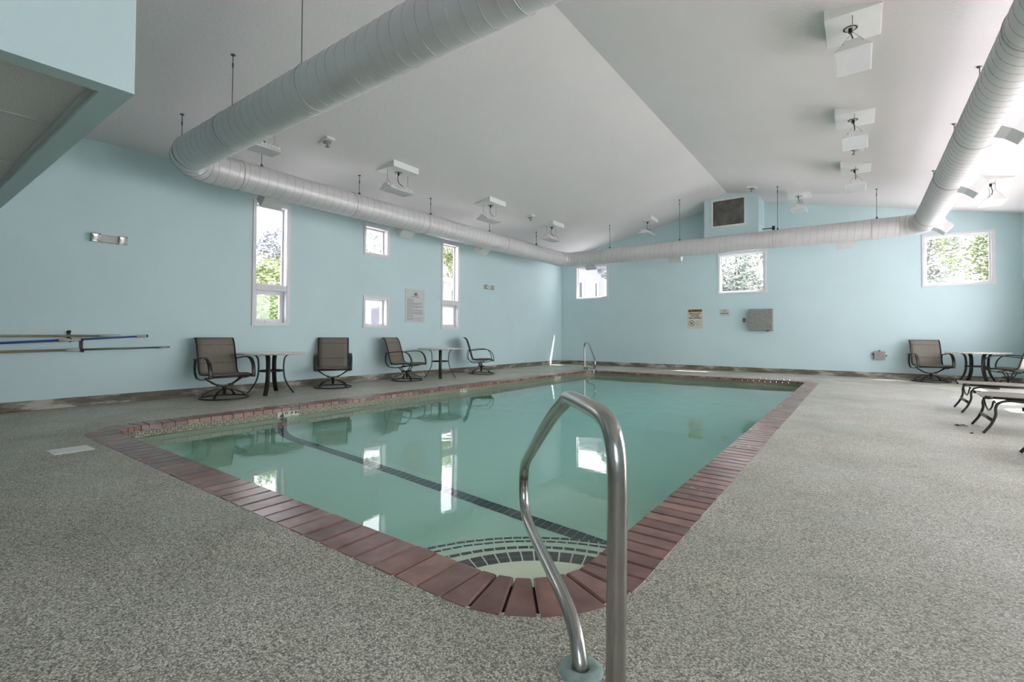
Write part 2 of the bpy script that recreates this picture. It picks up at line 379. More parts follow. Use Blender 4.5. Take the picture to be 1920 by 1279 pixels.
mb.prism([(XL, ZE), (XR, ZE), (XM, ZR + .02)], 'y', YB, YB + WT); tag(mb.build('wall_back', M['wall']), kind='structure')
mb = MB(); wall_grid(mb, 'x', XR, XR + WT, YF - .2, YB + WT, -.1, ZE + .1, RWD); tag(mb.build('wall_right', M['wall']), kind='structure')
FILL_WIN = [(.4, 2.4, 1.0, 3.2)]  # unseen opening added behind the camera to light the back wall
mb = MB(); wall_grid(mb, 'y', YF - WT, YF, XL, XR, -.1, ZE, FILL_WIN); mb.prism([(XL, ZE), (XR, ZE), (XM, ZR + .02)], 'y', YF - WT, YF); tag(mb.build('wall_front', M['wall']), kind='structure')
mb = MB(); e = .3
mb.prism([(XL - e, ceil_z(XL) - SL * e), (XM, ZR), (XR + e, ceil_z(XR) - SL * e), (XR + e, ceil_z(XR) - SL * e + .25), (XM, ZR + .25), (XL - e, ceil_z(XL) - SL * e + .25)], 'y', YF - .4, YB + .4)
tag(mb.build('ceiling', M['ceiling']), kind='structure')
# bulkhead with louvre on the back wall
bx0, bx1, byf = -3.49, -2.12, 13.93
mb = MB(); zt = lambda x: ceil_z(x) - .002
mb.prism([(bx0, 3.62), (bx1, 3.62), (bx1, zt(bx1)), (XM, zt(XM)), (bx0, zt(bx0))], 'y', byf, YB)
tag(mb.build('wall_bulkhead', M['wall']), kind='structure')
# ------------------------------------------------------------------ windows
win_n = 0
def portal(x, y, z, sx_, sy_, d):
    l = bpy.data.lights.new('daylight_portal', 'AREA'); l.shape = 'RECTANGLE'; l.size = sx_; l.size_y = sy_; l.cycles.is_portal = True
    o = bpy.data.objects.new('daylight_portal', l); col.objects.link(o); o.location = (x, y, z); o.rotation_euler = Vector(d).to_track_quat('-Z', 'Z').to_euler()
def window(axis, a, b, c, d, face, outer, inward, sash=None, casing=CW, mull=None):
    """axis: direction the wall plane is crossed. a..b casing extents, c..d heights, face = inner wall plane, outer = glass plane"""
    global win_n; win_n += 1
    root = empty('window_%d' % win_n, ((face, (a + b) / 2, (c + d) / 2) if axis == 'x' else ((a + b) / 2, face, (c + d) / 2)), kind='structure')
    L = root.location.copy()
    def B(mb, a0, a1, z0, z1, w0, w1):
        if axis == 'x': mb.box(min(w0, w1) - L.x, max(w0, w1) - L.x, a0 - L.y, a1 - L.y, z0 - L.z, z1 - L.z)
        else: mb.box(a0 - L.x, a1 - L.x, min(w0, w1) - L.y, max(w0, w1) - L.y, z0 - L.z, z1 - L.z)
    def ring(mb, a0, a1, z0, z1, t, w0, w1):
        B(mb, a0, a1, z0, z0 + t, w0, w1); B(mb, a0, a1, z1 - t, z1, w0, w1); B(mb, a0, a0 + t, z0 + t, z1 - t, w0, w1); B(mb, a1 - t, a1, z0 + t, z1 - t, w0, w1)
    m = MB(); ring(m, a, b, c, d, casing, face + inward * .001, face + inward * .02); m.build('window_casing', M['trim'], root, bevel=.003)
    ia, ib, ic, id_ = a + casing, b - casing, c + casing, d - casing
    m = MB(); ring(m, ia, ib, ic, id_, .012, face + inward * .004, outer); m.build('window_jamb', M['trim'], root)
    ia += .012; ib -= .012; ic += .012; id_ -= .012
    g0, g1 = outer + inward * .008, outer + inward * .04
    if mull:
        m = MB(); B(m, ia, ib, mull[0], mull[1], face + inward * .012, outer); m.build('mullion', M['trim'], root, bevel=.003)
        m = MB(); ring(m, ia, ib, mull[1], id_, .03, g0, g1); m.build('fixed_frame', M['trim'], root)
        m = MB(); B(m, ia + .03, ib - .03, mull[1] + .03, id_ - .03, g0 + inward * .006, g0 + inward * .01); m.build('pane', M['glass'], root)
        s_ = MB(); ring(s_, ia, ib, ic, mull[0], .07, g0, g1 + inward * .02); so = s_.build('sash', M['trim'], root, bevel=.003)
        m = MB(); B(m, ia + .07, ib - .07, ic + .07, mull[0] - .07, g0 + inward * .006, g0 + inward * .01); m.build('pane', M['glass'], so)
        m = MB(); B(m, (ia + ib) / 2 - .06, (ia + ib) / 2 + .06, ic + .01, ic + .04, g1 + inward * .02, g1 + inward * .05); m.build('crank_handle', M['trim'], so, bevel=.006)
    else:
        t = sash or .035
        m = MB(); ring(m, ia, ib, ic, id_, t, g0, g1); m.build('sash', M['trim'], root)
        m = MB(); B(m, ia + t, ib - t, ic + t, id_ - t, g0 + inward * .006, g0 + inward * .01); m.build('pane', M['glass'], root)
    ca, cz = (a + b) / 2, (c + d) / 2; wx, wz = b - a - 2 * casing, d - c - 2 * casing
    if axis == 'x': portal(outer - inward * .03, ca, cz, wx, wz, (inward, 0, 0))
    else: portal(ca, outer - inward * .03, cz, wx, wz, (0, inward, 0))
    return root
for a, b, c, d, t in LW: window('x', a, b, c, d, XL, XL - WT, 1, mull=(1.795, 1.895) if t == 'tall' else None)
for a, b, c, d in BW: window('y', a, b, c, d, YB, YB + .10, -1, sash=.03)
for a, b, c, d in FILL_WIN: window('y', a - CW, b + CW, c - CW, d + CW, YF, YF - WT, 1, sash=.06)  # added fill window in the front wall
for a, b, c, d in RWD: window('x', a - CW, b + CW, c - CW, d + CW, XR, XR + WT, -1, sash=.06)
# ------------------------------------------------------------------ pool geometry
PX0, PX1, PY0, PY1 = -6.32, -.975, 1.59, 12.45
def rrect(off, r0=.33, k=10):
    """rounded rectangle of the coping's inner edge pushed outwards by off; counter-clockwise, starts at right side bottom"""
    r = max(.02, r0 + off); x0, x1, y0, y1 = PX0 - off, PX1 + off, PY0 - off, PY1 + off; pts = []
    for cx_, cy_, a0 in ((x1 - r, y0 + r, -90), (x1 - r, y1 - r, 0), (x0 + r, y1 - r, 90), (x0 + r, y0 + r, 180)):
        for i in range(k + 1):
            a = math.radians(a0 + 90 * i / k); pts.append((cx_ + r * math.cos(a), cy_ + r * math.sin(a)))
    return pts
CWID = .265
# deck with the pool cut out
bm = bmesh.new()
outer = [bm.verts.new((x, y, 0)) for x, y in ((XL - WT, YF - WT), (XR + WT, YF - WT), (XR + WT, YB + WT), (XL - WT, YB + WT))]
inner = [bm.verts.new((x, y, 0)) for x, y in rrect(CWID - .01)]
E_ = [bm.edges.new((outer[i], outer[(i + 1) % 4])) for i in range(4)] + [bm.edges.new((inner[i], inner[(i + 1) % len(inner)])) for i in range(len(inner))]
bmesh.ops.triangle_fill(bm, use_beauty=True, use_dissolve=False, edges=E_)
for f_ in bm.faces:
    if f_.normal.z < 0: f_.normal_flip()
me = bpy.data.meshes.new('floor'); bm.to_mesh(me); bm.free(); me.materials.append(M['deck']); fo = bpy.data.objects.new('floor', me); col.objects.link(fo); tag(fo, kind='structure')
# coping: individually laid bricks in one mesh
cop = MB(); bed = MB()
ri, ro = rrect(0, k=24), rrect(CWID, k=24)
bi = rrect(.015, k=24); n_ = len(bi)
vs = [(x, y, -.03) for x, y in bi] + [(x, y, -.012) for x, y in ro] + [(x, y, -.12) for x, y in ro]
bed.add(vs, [(i, (i + 1) % n_, (i + 1) % n_ + n_, i + n_) for i in range(n_)])
def brick_at(p, q, p2, q2, g=.004, zi=-.006):
    """one brick between inner points p..p2 and outer points q..q2"""
    P0, P1, Q0, Q1 = [Vector((*a, 0)) for a in (p, p2, q, q2)]
    di = (P1 - P0).normalized() * g; do = (Q1 - Q0).normalized() * g
    P0 += di; P1 -= di; Q0 += do; Q1 -= do
    dz = random.uniform(-.0015, .0015); ch = .007
    inn = (Q0 - P0).normalized(); al = (P1 - P0).normalized(); al2 = (Q1 - Q0).normalized()
    top = [P0 + inn * ch + al * ch, P1 + inn * ch - al * ch, Q1 - inn * ch - al2 * ch, Q0 - inn * ch + al2 * ch]
    low = [P0, P1, Q1, Q0]; v = [t + Vector((0, 0, .003 + dz)) for t in top] + [t + Vector((0, 0, -.004 + dz)) for t in low] + [t + Vector((0, 0, -.052)) for t in low]
    f = [(0, 1, 2, 3), (8, 11, 10, 9)]
    for i in range(4): j = (i + 1) % 4; f += [(i, i + 4, j + 4, j), (i + 4, i + 8, j + 8, j + 4)]
    cop.add(v, f, tint=random.uniform(.05, 1))
rI, rO = .33, .33 + CWID
def run(a, b, fixed_in, fixed_out, axis, pitch):
    n = max(1, round(abs(b - a) / pitch)); d = (b - a) / n
    for i in range(n):
        u, v = a + d * i, a + d * (i + 1)
        if axis == 'y': brick_at((fixed_in, u), (fixed_out, u), (fixed_in, v), (fixed_out, v))
        else: brick_at((u, fixed_in), (u, fixed_out), (v, fixed_in), (v, fixed_out))
run(PY0 + rI, PY1 - rI, PX1, PX1 + CWID, 'y', .108); run(PY0 + rI, PY1 - rI, PX0, PX0 - CWID, 'y', .125)
run(PX0 + rI, PX1 - rI, PY0, PY0 - CWID, 'x', .132); run(PX0 + rI, PX1 - rI, PY1, PY1 + CWID, 'x', .12)
for cx_, cy_, a0 in ((PX1 - rI, PY0 + rI, -90), (PX1 - rI, PY1 - rI, 0), (PX0 + rI, PY1 - rI, 90), (PX0 + rI, PY0 + rI, 180)):
    n = 7
    for i in range(n):
        a, b = math.radians(a0 + 90 * i / n), math.radians(a0 + 90 * (i + 1) / n)
        g = lambda r, t: (cx_ + (r + (.018 * abs(math.sin(2 * t)) if r > .4 else 0)) * math.cos(t), cy_ + (r + (.018 * abs(math.sin(2 * t)) if r > .4 else 0)) * math.sin(t))
        brick_at(g(rI, a), g(rO, a), g(rI, b), g(rO, b))
co = tag(cop.build('pool_coping', M['brick']), 'red brick coping laid around the rim of the swimming pool', 'pool edging')
bo = bed.build('grout_bed', M['grout'], co)
# basin
def zfl(y): return -1.33 if y < 3.6 else (-1.33 - .17 * (y - 3.6) if y < 7.6 else -2.01)
bs = MB(); rings = []
prof = [(.03, -.05), (.03, -1.0)] + [(.03 - .3 * (1 - math.cos(math.radians(t))), ('c', math.sin(math.radians(t)))) for t in range(0, 91, 15)]
K = 12
for off, z in prof:
    pr = rrect(off, k=K)
    # add points along the long sides so that the sloping floor is followed
    dense = []
    for i in range(len(pr)):
        p, q = Vector(pr[i]), Vector(pr[(i + 1) % len(pr)]); m_ = 24 if (q - p).length > 2 else 1
        for j in range(m_): dense.append(p.lerp(q, j / m_))
    rings.append([(p.x, p.y, z if not isinstance(z, tuple) else zfl(p.y) + .3 * (1 - z[1])) for p in dense])
nr = len(rings[0]); vs = [p for r in rings for p in r]
bs.add(vs, [(k * nr + i, k * nr + (i + 1) % nr, (k + 1) * nr + (i + 1) % nr, (k + 1) * nr + i) for k in range(len(rings) - 1) for i in range(nr)], smooth=True)
ys = [PY0 - .1, 3.6, 7.6, PY1 + .1]
bs.add([(x, y, zfl(y)) for y in ys for x in (PX0 - .1, PX1 + .1)], [(2 * i, 2 * i + 1, 2 * i + 3, 2 * i + 2) for i in range(3)])
pool = tag(bs.build('pool_basin', M['plaster']), kind='structure')
# corner steps, quarter rounds about the near right corner
CX, CY = -1.0, 1.61; steps = [(.79, -.30), (1.10, -.56), (1.42, -.82), (1.72, -1.08)]
st = MB()
for R_, z in steps:
    n = 40; ring_ = [(CX + R_ * math.cos(math.radians(88 + 94 * i / n)), CY + R_ * math.sin(math.radians(88 + 94 * i / n))) for i in range(n + 1)]
    poly = [(CX, CY)] + ring_; st.prism(poly, 'z', -1.6, z)
st.build('corner_steps', M['plaster'], pool)
tb = MB()
for k, (R_, z) in enumerate(steps):
    bands = [(R_ - .108, R_ - .057), (R_ - .054, R_ - .003)] if k == 0 else [(R_ - (.034, .024, .030)[k - 1], R_ - .003)]
    n = max(8, int(R_ * PI / 2 / .07))
    for r0, r1 in bands:
        for i in range(n):
            a = 90 + 90 * (i + .05) / n; b = 90 + 90 * (i + .93) / n
            q = [(CX + r * math.cos(math.radians(t)), CY + r * math.sin(math.radians(t))) for r, t in ((r0, a), (r1, a), (r1, b), (r0, b))]
            tb.prism(q, 'z', z - .003, z + .002)
tb.build('step_edge_tiles', M['darktile'], pool)
# dark tile line across the floor and up the walls
ln = MB(); y0, y1 = 3.37, 3.50; path = []
xl, xr = PX0 - .03, PX1 + .03; zf_ = zfl(3.4)
path += [(xl + .002, -.19), (xl + .002, zf_ + .30)] + [(xl + .3 * (1 - math.cos(math.radians(t))) + .003, zf_ + .3 * (1 - math.sin(math.radians(t))) + .003) for t in range(10, 91, 10)]
path += [(xr - .3 * (1 - math.cos(math.radians(t))) - .003, zf_ + .3 * (1 - math.sin(math.radians(t))) + .003) for t in range(90, 9, -10)] + [(xr - .002, zf_ + .3), (xr - .002, -.19)]
dense = []
for i in range(len(path) - 1):
    p, q = Vector(path[i]), Vector(path[i + 1]); L_ = (q - p).length; m_ = max(1, round(L_ / .076))
    for j in range(m_): dense.append((p.lerp(q, j / m_), p.lerp(q, (j + .965) / m_)))
for p, q in dense: ln.add([(p.x, y0, p.y), (p.x, y1, p.y), (q.x, y1, q.y), (q.x, y0, q.y)], [(0, 1, 2, 3)])
ln.build('floor_line', M['darktile'], pool)
# waterline tile
wt = MB(); pr = rrect(.028, k=K); cum = 0; vs = []; uv = []; pts = pr + [pr[0]]
for i, p in enumerate(pts):
    if i: cum += (Vector(p) - Vector(pts[i - 1])).length
    vs += [(p[0], p[1], -.204), (p[0], p[1], -.052)]; uv += [(cum / .104, 0), (cum / .104, 2)]
wt.add(vs, [(2 * i, 2 * i + 2, 2 * i + 3, 2 * i + 1) for i in range(len(pts) - 1)]); wt.uv = uv
wt.build('waterline_tiles', M['wtile'], pool)
# water body
wb_ = MB(); pr = rrect(.045, k=K); n = len(pr)
wb_.add([(x, y, -.125) for x, y in pr] + [(x, y, -2.15) for x, y in pr], [tuple(range(n)), tuple(range(2 * n - 1, n - 1, -1))] + [(i, i + n, (i + 1) % n + n, (i + 1) % n) for i in range(n)])
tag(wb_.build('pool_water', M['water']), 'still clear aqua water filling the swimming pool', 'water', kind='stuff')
# depth markers on the left pool wall
def depth_marker(y0_, y1_, items, label):
    t = empty('depth_marker_tile', (PX0 - .026, (y0_ + y1_) / 2, -.128), label=label, cat='depth marker', group='depth markers on the left pool wall')
    w_ = y1_ - y0_; m = MB(); m.box(0, .006, -w_ / 2, w_ / 2, -.076, .076); m.build('tile', M['marker'], t, bevel=.002)
    for s_, size, y, z in items: text(t, s_, size, (.0068, y, z), (PI / 2, 0, PI / 2), M['ink'], 'lettering', bold=.005 if size > .1 else .0025)
depth_marker(3.36, 3.66, [('4', .105, -.085, .02), ('FT', .045, -.02, .045), ('6', .105, .055, .02), ('IN', .045, .12, .045)], 'pale depth tile reading 4 FT 6 IN, nearest on the left pool wall')
depth_marker(7.0, 7.19, [('6', .105, -.03, .02), ('FT', .04, .05, .045)], 'narrow pale depth tile midway along the left pool wall')
depth_marker(10.6, 10.9, [('6', .105, -.06, .02), ('FT', .06, .05, .04)], 'small pale depth tile near the far end of left pool wall')
m = MB(); m.box(-.125, .125, -.13, .13, 0, .004); o = m.build('deck_marker_tile', M['whitetile']); o.location = (-5.465, 1.105, .0005); o.rotation_euler = (0, 0, .02)
tag(o, 'blank white rectangular tile set in the pebble deck at left', 'deck tile')
# ------------------------------------------------------------------ curbs (baseboards)
def baseb(name, *b):
    m = MB(); m.box(*b); tag(m.build(name, M['curb'], bevel=.006), kind='structure')
BH = .128
baseb('baseboard_left', XL + .001, XL + .022, YF, YB, 0, BH); baseb('baseboard_back', XL + .022, XR - .02, YB - .022, YB - .001, 0, BH)
baseb('baseboard_front', XL + .022, XR - .03, YF + .001, YF + .022, 0, .044)
m = MB()
m.box(XR - .022, XR - .001, YF + .022, YB - .022, 0, .044)
tag(m.build('baseboard_right', M['curb']), kind='structure')
# ------------------------------------------------------------------ dropped soffit over the near left corner
sx1, sy1, sz = -3.15, .86, 2.29
mb = MB()
mb.prism([(XL + .001, ZE - .02), (XL + .001, sz), (XL + .05, sz), (XL + .05, sz + .4), (sx1 - .12, sz + .4), (sx1 - .12, sz), (sx1, sz), (sx1, ceil_z(sx1) - .002)], 'y', YF + .001, sy1 - .12, mi=0)
mb.prism([(XL + .001, sz), (sx1, sz), (sx1, ceil_z(sx1) - .002), (XL + .001, ceil_z(XL + .001) - .002)], 'y', sy1 - .12, sy1, mi=0)
so_ = tag(mb.build('ceiling_soffit', M['wall']), kind='structure')
mb = MB(); mb.box(XL + .05, sx1 - .12, YF + .01, sy1 - .12, sz + .045, sz + .06)
tl = mb.build('acoustic_tiles', M['acoustic'], so_)
gr_ = MB()
gr_.box(XL + .05, sx1 - .12, sy1 - .145, sy1 - .12, sz + .022, sz + .045); gr_.box(sx1 - .145, sx1 - .12, YF + .01, sy1 - .12, sz + .022, sz + .045)
x = -4.14
while x > XL + .1: gr_.box(x - .008, x + .008, YF + .01, sy1 - .145, sz + .034, sz + .045); x -= 1.22
gr_.build('tile_grid', M['gridgrey'], so_)
# ------------------------------------------------------------------ air duct loop
DZ, DR = 3.37, .218; DX0, DX1, DY0, DY1 = -7.48, 1.13, 2.55, 13.1
duct = empty('air_duct', ((DX0 + DX1) / 2, (DY0 + DY1) / 2, DZ), label='white spiral air duct running in a rectangular loop below the ceiling', cat='air duct')
DL = duct.location.copy(); ER = .42
def D(x, y, z): return (x - DL.x, y - DL.y, z - DL.z)
def straight(a, b, bands):
    """a,b = (x,y) ends"""
    A, B_ = Vector((*a, DZ)), Vector((*b, DZ)); L_ = (B_ - A).length; t = (B_ - A).normalized(); s_ = Vector((0, 0, 1)); u = t.cross(s_)
    m = MB(); m.tube([D(*A), D(*B_)], DR, 40, cap=False)
    pitch = .14; n = int(L_ / pitch * 24); hel = []
    for i in range(n):
        g = 2 * PI * i / 24; p = A + t * (L_ * i / n) + (s_ * math.sin(g) + u * math.cos(g)) * (DR + .0005); hel.append(D(*p))
    r = m.build('duct_run', M['duct'], duct)
    h = MB(); h.tube(hel, .0032, 4, cap=False); h.build('spiral_seam', M['duct_seam'], r)
    for q in bands:
        c = A + t * q; h = MB(); h.tube([D(*(c + (s_ * math.sin(2 * PI * i / 40) + u * math.cos(2 * PI * i / 40)) * (DR + .003))) for i in range(40)], .005, 6, closed=True)
        h.build('joint_band', M['duct_seam'], r)
straight((DX0, DY0 + ER), (DX0, DY1 - ER), [.35, 2.3, 4.1, 6.9])
straight((DX0 + ER, DY1), (DX1 - ER, DY1), [.9, 3.0, 5.4, 7.3]); straight((DX1, DY1 - ER), (DX1, DY0 + ER), [.5, 3.3, 5.2, 7.5]); straight((DX1 - ER, DY0), (DX0 + ER, DY0), [2.5, 4.9, 6.6])
for cx_, cy_, a0 in ((DX0 + ER, DY0 + ER, 180), (DX0 + ER, DY1 - ER, 90), (DX1 - ER, DY1 - ER, 0), (DX1 - ER, DY0 + ER, 270)):
    m = MB(); n = 4; pts = []
    # gored elbow: straight facets
    for i in range(n + 1):
        a = math.radians(a0 + 90 * i / n); pts.append(D(cx_ + ER * math.cos(a), cy_ + ER * math.sin(a), DZ))
    m.tube(pts, DR, 40, cap=False); el = m.build('elbow', M['duct'], duct)
    for i in range(0, n + 1):
        a = math.radians(a0 + 90 * i / n); c = Vector(D(cx_ + ER * math.cos(a), cy_ + ER * math.sin(a), DZ)); rad = Vector((math.cos(a), math.sin(a), 0))
        h = MB(); h.tube([c + (rad * math.cos(2 * PI * j / 40) + Vector((0, 0, 1)) * math.sin(2 * PI * j / 40)) * (DR + .001) for j in range(40)], .0045, 5, closed=True); h.build('gore_seam', M['duct_seam'], el)
def hanger(x, y):
    z1, z0 = ceil_z(x), DZ + DR
    m = MB(); m.tube([D(x, y, z0 - .01), D(x, y, z1 - .012)], .005, 8); m.lathe([(.002, 0), (.026, 0), (.022, -.01), (.007, -.013)], D(x, y, z1), 16)
    m.tube([D(x, y, z1 - .10), D(x, y, z1 - .15)], .010, 8); m.box(-.02, .02, -.012, .012, 0, .05, Matrix.Translation(D(x, y, z0 - .005)))
    m.build('hanger_rod', M['dark_metal'], duct)
for x, y in ((-7.48, 3.66), (-7.48, 5.45), (-7.48, 7.27), (-7.48, 9.3), (-7.46, 11.42), (-5.96, DY1), (-3.92, DY1), (-1.58, DY1), (.33, DY1), (DX1, 7.45), (DX1, 9.25), (DX1, 11.64), (-7.4, DY0), (-5.93, DY0), (-4.45, DY0), (-2.2, DY0)): hanger(x, y)
def boot(x, y, d):
    """diffuser boot leaving the duct outwards and down; d = outward unit (x,y)"""
    o = Vector((d[0], d[1], 0)); al = Vector((-d[1], d[0], 0)); ax = (o * .75 + Vector((0, 0, -.66))).normalized(); up = al.cross(ax); c = Vector(D(x, y, DZ)); ln_ = .40
    m = MB(); v = []
    for q, hw, hh in ((.14, .19, .13), (.27, .165, .095), (ln_, .165, .095)):
        for s1, s2 in ((-1, -1), (1, -1), (1, 1), (-1, 1)): v.append(c + ax * q + al * hw * s1 + up * hh * s2)
    f = [(0, 1, 5, 4), (1, 2, 6, 5), (2, 3, 7, 6), (3, 0, 4, 7), (4, 5, 9, 8), (5, 6, 10, 9), (6, 7, 11, 10), (7, 4, 8, 11)]
    m.add(v, f + [(8, 9, 10, 11)]); b_ = m.build('diffuser_boot', M['duct'], duct)
    g = MB()
    for k in range(7):
        t = -.075 + .15 * k / 6
        q = [c + ax * (ln_ + .002) + al * s1 * .155 + up * (t + s2 * .006) for s1, s2 in ((-1, -1), (1, -1), (1, 1), (-1, 1))]; q2 = [p + ax * .008 for p in q]
        g.add(q + q2, [(0, 1, 2, 3), (4, 5, 6, 7), (0, 1, 5, 4), (1, 2, 6, 5), (2, 3, 7, 6), (3, 0, 4, 7)])
    g.build('register_grille', M['white'], b_)
for y in (3.93, 6.75, 9.3): boot(DX0, y, (-1, 0))
for x in (-6.68, -4.1, -.25): boot(x, DY1, (0, 1))
for y in (7.0, 9.42, 12.55): boot(DX1, y, (1, 0))
m = MB(); m.box(-.03, .03, -.03, .03, 0, .09); m.tube([(-.03, 0, .045), (-.24, -.02, .045)], .012, 8); o = m.build('duct_sensor', M['black']); o.location = (-1.66, DY1 - .06, DZ + DR + .0)
tag(o, 'small black sensor with a short probe on top of the far duct run', 'sensor')
# ------------------------------------------------------------------ hanging lights
def make_light():
    t = empty('hanging_light')
    # local frame: origin on the ceiling at the box centre; ceiling falls towards -X; box bottom level
    hx, hy = .24, .30; zt_ = lambda x: SL * x; zb = -.24 * SL - .012
    m = MB(); v = [(-hx, -hy, zb), (hx, -hy, zb), (hx, hy, zb), (-hx, hy, zb), (-hx, -hy, zt_(-hx) + .003), (hx, -hy, zt_(hx) + .003), (hx, hy, zt_(hx) + .003), (-hx, hy, zt_(-hx) + .003)]
    m.add(v, [(0, 3, 2, 1), (4, 5, 6, 7), (0, 1, 5, 4), (1, 2, 6, 5), (2, 3, 7, 6), (3, 0, 4, 7)]); m.build('ceiling_box', M['white'], t, bevel=.004)
    zf = zb - .36
    h = MB(); h.prism([(-.157, zf + .012), (-.162, zf), (.162, zf), (.157, zf + .012), (.10, zf + .055), (.075, zf + .058), (.075, zf + .095), (-.075, zf + .095), (-.075, zf + .058), (-.10, zf + .055)], 'y', -.29, .29)
    ho = h.build('housing', M['white'], t, bevel=.003)
    fn = MB()
    for k in range(9): y = -.2 + .05 * k; fn.box(-.1, .1, y - .004, y + .004, zf + .055, zf + .082)
    fn.build('cooling_fin', M['white'], ho)
    l = MB(); l.box(-.147, .147, -.275, .275, zf - .004, zf + .001); l.build('lens', M['lens'], t)
    for s in (-1, 1):
        w_ = MB(); y = s * .24; top = (0, y, zb); mid = (0, y, zf + .19)
        w_.tube([top, mid], .004, 6); w_.tube([(-.09, y, zf + .055), (-.085, y, zf + .09), mid, (.085, y, zf + .09), (.09, y, zf + .055)], .003, 6)
        w_.build('hanging_wire', M['grey_metal'], t)
    c = MB(); c.tube([(.02, 0, zb), (.02, 0, zb - .05)], .018, 10); c.tube(smooth_path([(.02, 0, zb - .04), (.0, .0, zb - .12), (.01, .03, zb - .2), (.05, .07, zb - .24), (.03, .06, zf + .09)]), .006, 8)
    c.lathe([(.06, 0), (.065, -.004), (.05, -.006)], (.02, 0, zb), 20)
    c.build('power_cord', M['black'], t)
    return t
lt = make_light(); note_kids(lt)
LS = [(-6.94, 3.34, 1, 'nearest left ceiling light, half hidden above the duct corner'), (-6.92, 5.88, 1, 'hanging light above the first patio table, second of left row'), (-6.92, 8.62, 1, 'third hanging light of the left slope row'),
      (-6.92, 11.35, 1, 'hanging light nearest the far left duct corner'), (-5.1, 13.83, 1, 'hanging light at the far wall left of the louvre vent'),
      (-.03, 6.12, -1, 'largest hanging light at top right with a chain and black cord'), (-.03, 8.75, -1, 'hanging light second nearest on the right ceiling slope'), (-.03, 11.4, -1, 'hanging light third nearest on right ceiling slope'),
      (-1.18, 13.75, -1, 'hanging light at the far wall right of the louvre vent'), (2.0, 12.25, -1, 'hanging light at far right beyond the right duct run')]
for i, (x, y, s, lab) in enumerate(LS):
    o = lt if i == 0 else copy_tree(lt)
    o.location = (x, y, ceil_z(x)); o.rotation_euler = (0, 0, 0 if s > 0 else PI); tag(o, lab, 'hanging light', 'unlit hanging lights below the sloped ceiling')
# ceiling sprinklers
def make_spr():
    t = empty('ceiling_sprinkler'); m = MB(); m.box(-.09, .09, -.06, .06, -.028, 0.004); m.build('mount_plate', M['white'], t, bevel=.006)
    m = MB(); m.lathe([(.001, -.028), (.055, -.03), (.05, -.036), (.012, -.045), (.01, -.085), (.03, -.09), (.001, -.093)], (0, 0, 0), 20); m.build('sprinkler_head', M['grey_metal'], t); return t
sp = make_spr(); note_kids(sp)
for i, (x, y, lab) in enumerate(((-6.82, 4.35, 'ceiling sprinkler above the near left duct run'), (-6.86, 10.2, 'ceiling sprinkler between the third and fourth left lights'), (-.03, 10.25, 'ceiling sprinkler just behind the second right hand light'), (-2.15, 13.2, 'ceiling sprinkler by the top of louvre vent bulkhead'))):
    o = sp if i == 0 else copy_tree(sp); o.location = (x, y, ceil_z(x) - .006); o.scale = (1.25, 1.25, 1.25); o.rotation_euler = (0, -math.atan(SL) if x < XM else math.atan(SL), 0); tag(o, lab, 'sprinkler', 'ceiling sprinklers')
# louvre vent
vt = empty('louvre_vent', (-2.86, byf, 4.38), label='square grey louvre vent with white frame high on the far wall', cat='vent')
m = MB(); vw, vh = .44, .39
for a in ((-vw, vw, vh - .045, vh), (-vw, vw, -vh, -vh + .045), (-vw, -vw + .045, -vh + .045, vh - .045), (vw - .045, vw, -vh + .045, vh - .045)): m.box(a[0], a[1], -.025, -.001, a[2], a[3])
m.build('vent_frame', M['white'], vt, bevel=.003)
m = MB()
for k in range(19):
    z = -vh + .065 + k * .037; m.box(-vw + .045, vw - .045, -.016, .012, -.002, .002, Matrix.Translation((0, -.004, z)) @ Matrix.Rotation(math.radians(40), 4, 'X'))
m.box(-vw + .045, vw - .045, -.004, -.001, -vh + .045, vh - .045); m.build('louvre_blades', M['grille'], vt)
m = MB(); m.box(0, .02, -.05, .05, -.16, .16); o = m.build('wall_sensor', M['white'], bevel=.006); o.location = (bx1 + .001, 14.45, 4.2); tag(o, 'slim white plate on the right side of the vent bulkhead', 'wall plate')
# ------------------------------------------------------------------ emergency lights
def make_em():
    t = empty('emergency_light'); m = MB(); m.box(0, .05, -.105, .105, -.055, .055); m.build('battery_case', M['ivory'], t, bevel=.01)
    for s in (-1, 1):
        m = MB(); y = s * .15; hw, hz = .05, .058
        v = [(0.0, y - hw, -hz), (0, y + hw, -hz), (0, y + hw, hz), (0, y - hw, hz), (.085, y - hw, -hz), (.085, y + hw, -hz), (.085, y + hw, hz), (.085, y - hw, hz)]
        m.add(v, [(0, 3, 2, 1), (0, 1, 5, 4), (1, 2, 6, 5), (2, 3, 7, 6), (3, 0, 4, 7)])
        i_ = [(.045, y - .018, -.02), (.045, y + .018, -.02), (.045, y + .018, .02), (.045, y - .018, .02)]; m.add(v[4:] + i_, [(0, 1, 5, 4), (1, 2, 6, 5), (2, 3, 7, 6), (3, 0, 4, 7), (4, 5, 6, 7)])
        m.build('lamp_head', M['silver'], t)
    return t
em = make_em(); note_kids(em)
em.location = (XL + .001, 2.1, 2.34); tag(em, 'twin head emergency light on the left wall above the poles', 'emergency light', 'emergency lights on the left wall')
e2 = copy_tree(em); e2.location = (XL + .001, 10.72, 2.38); tag(e2, 'twin head emergency light right of the far tall window', 'emergency light', 'emergency lights on the left wall')
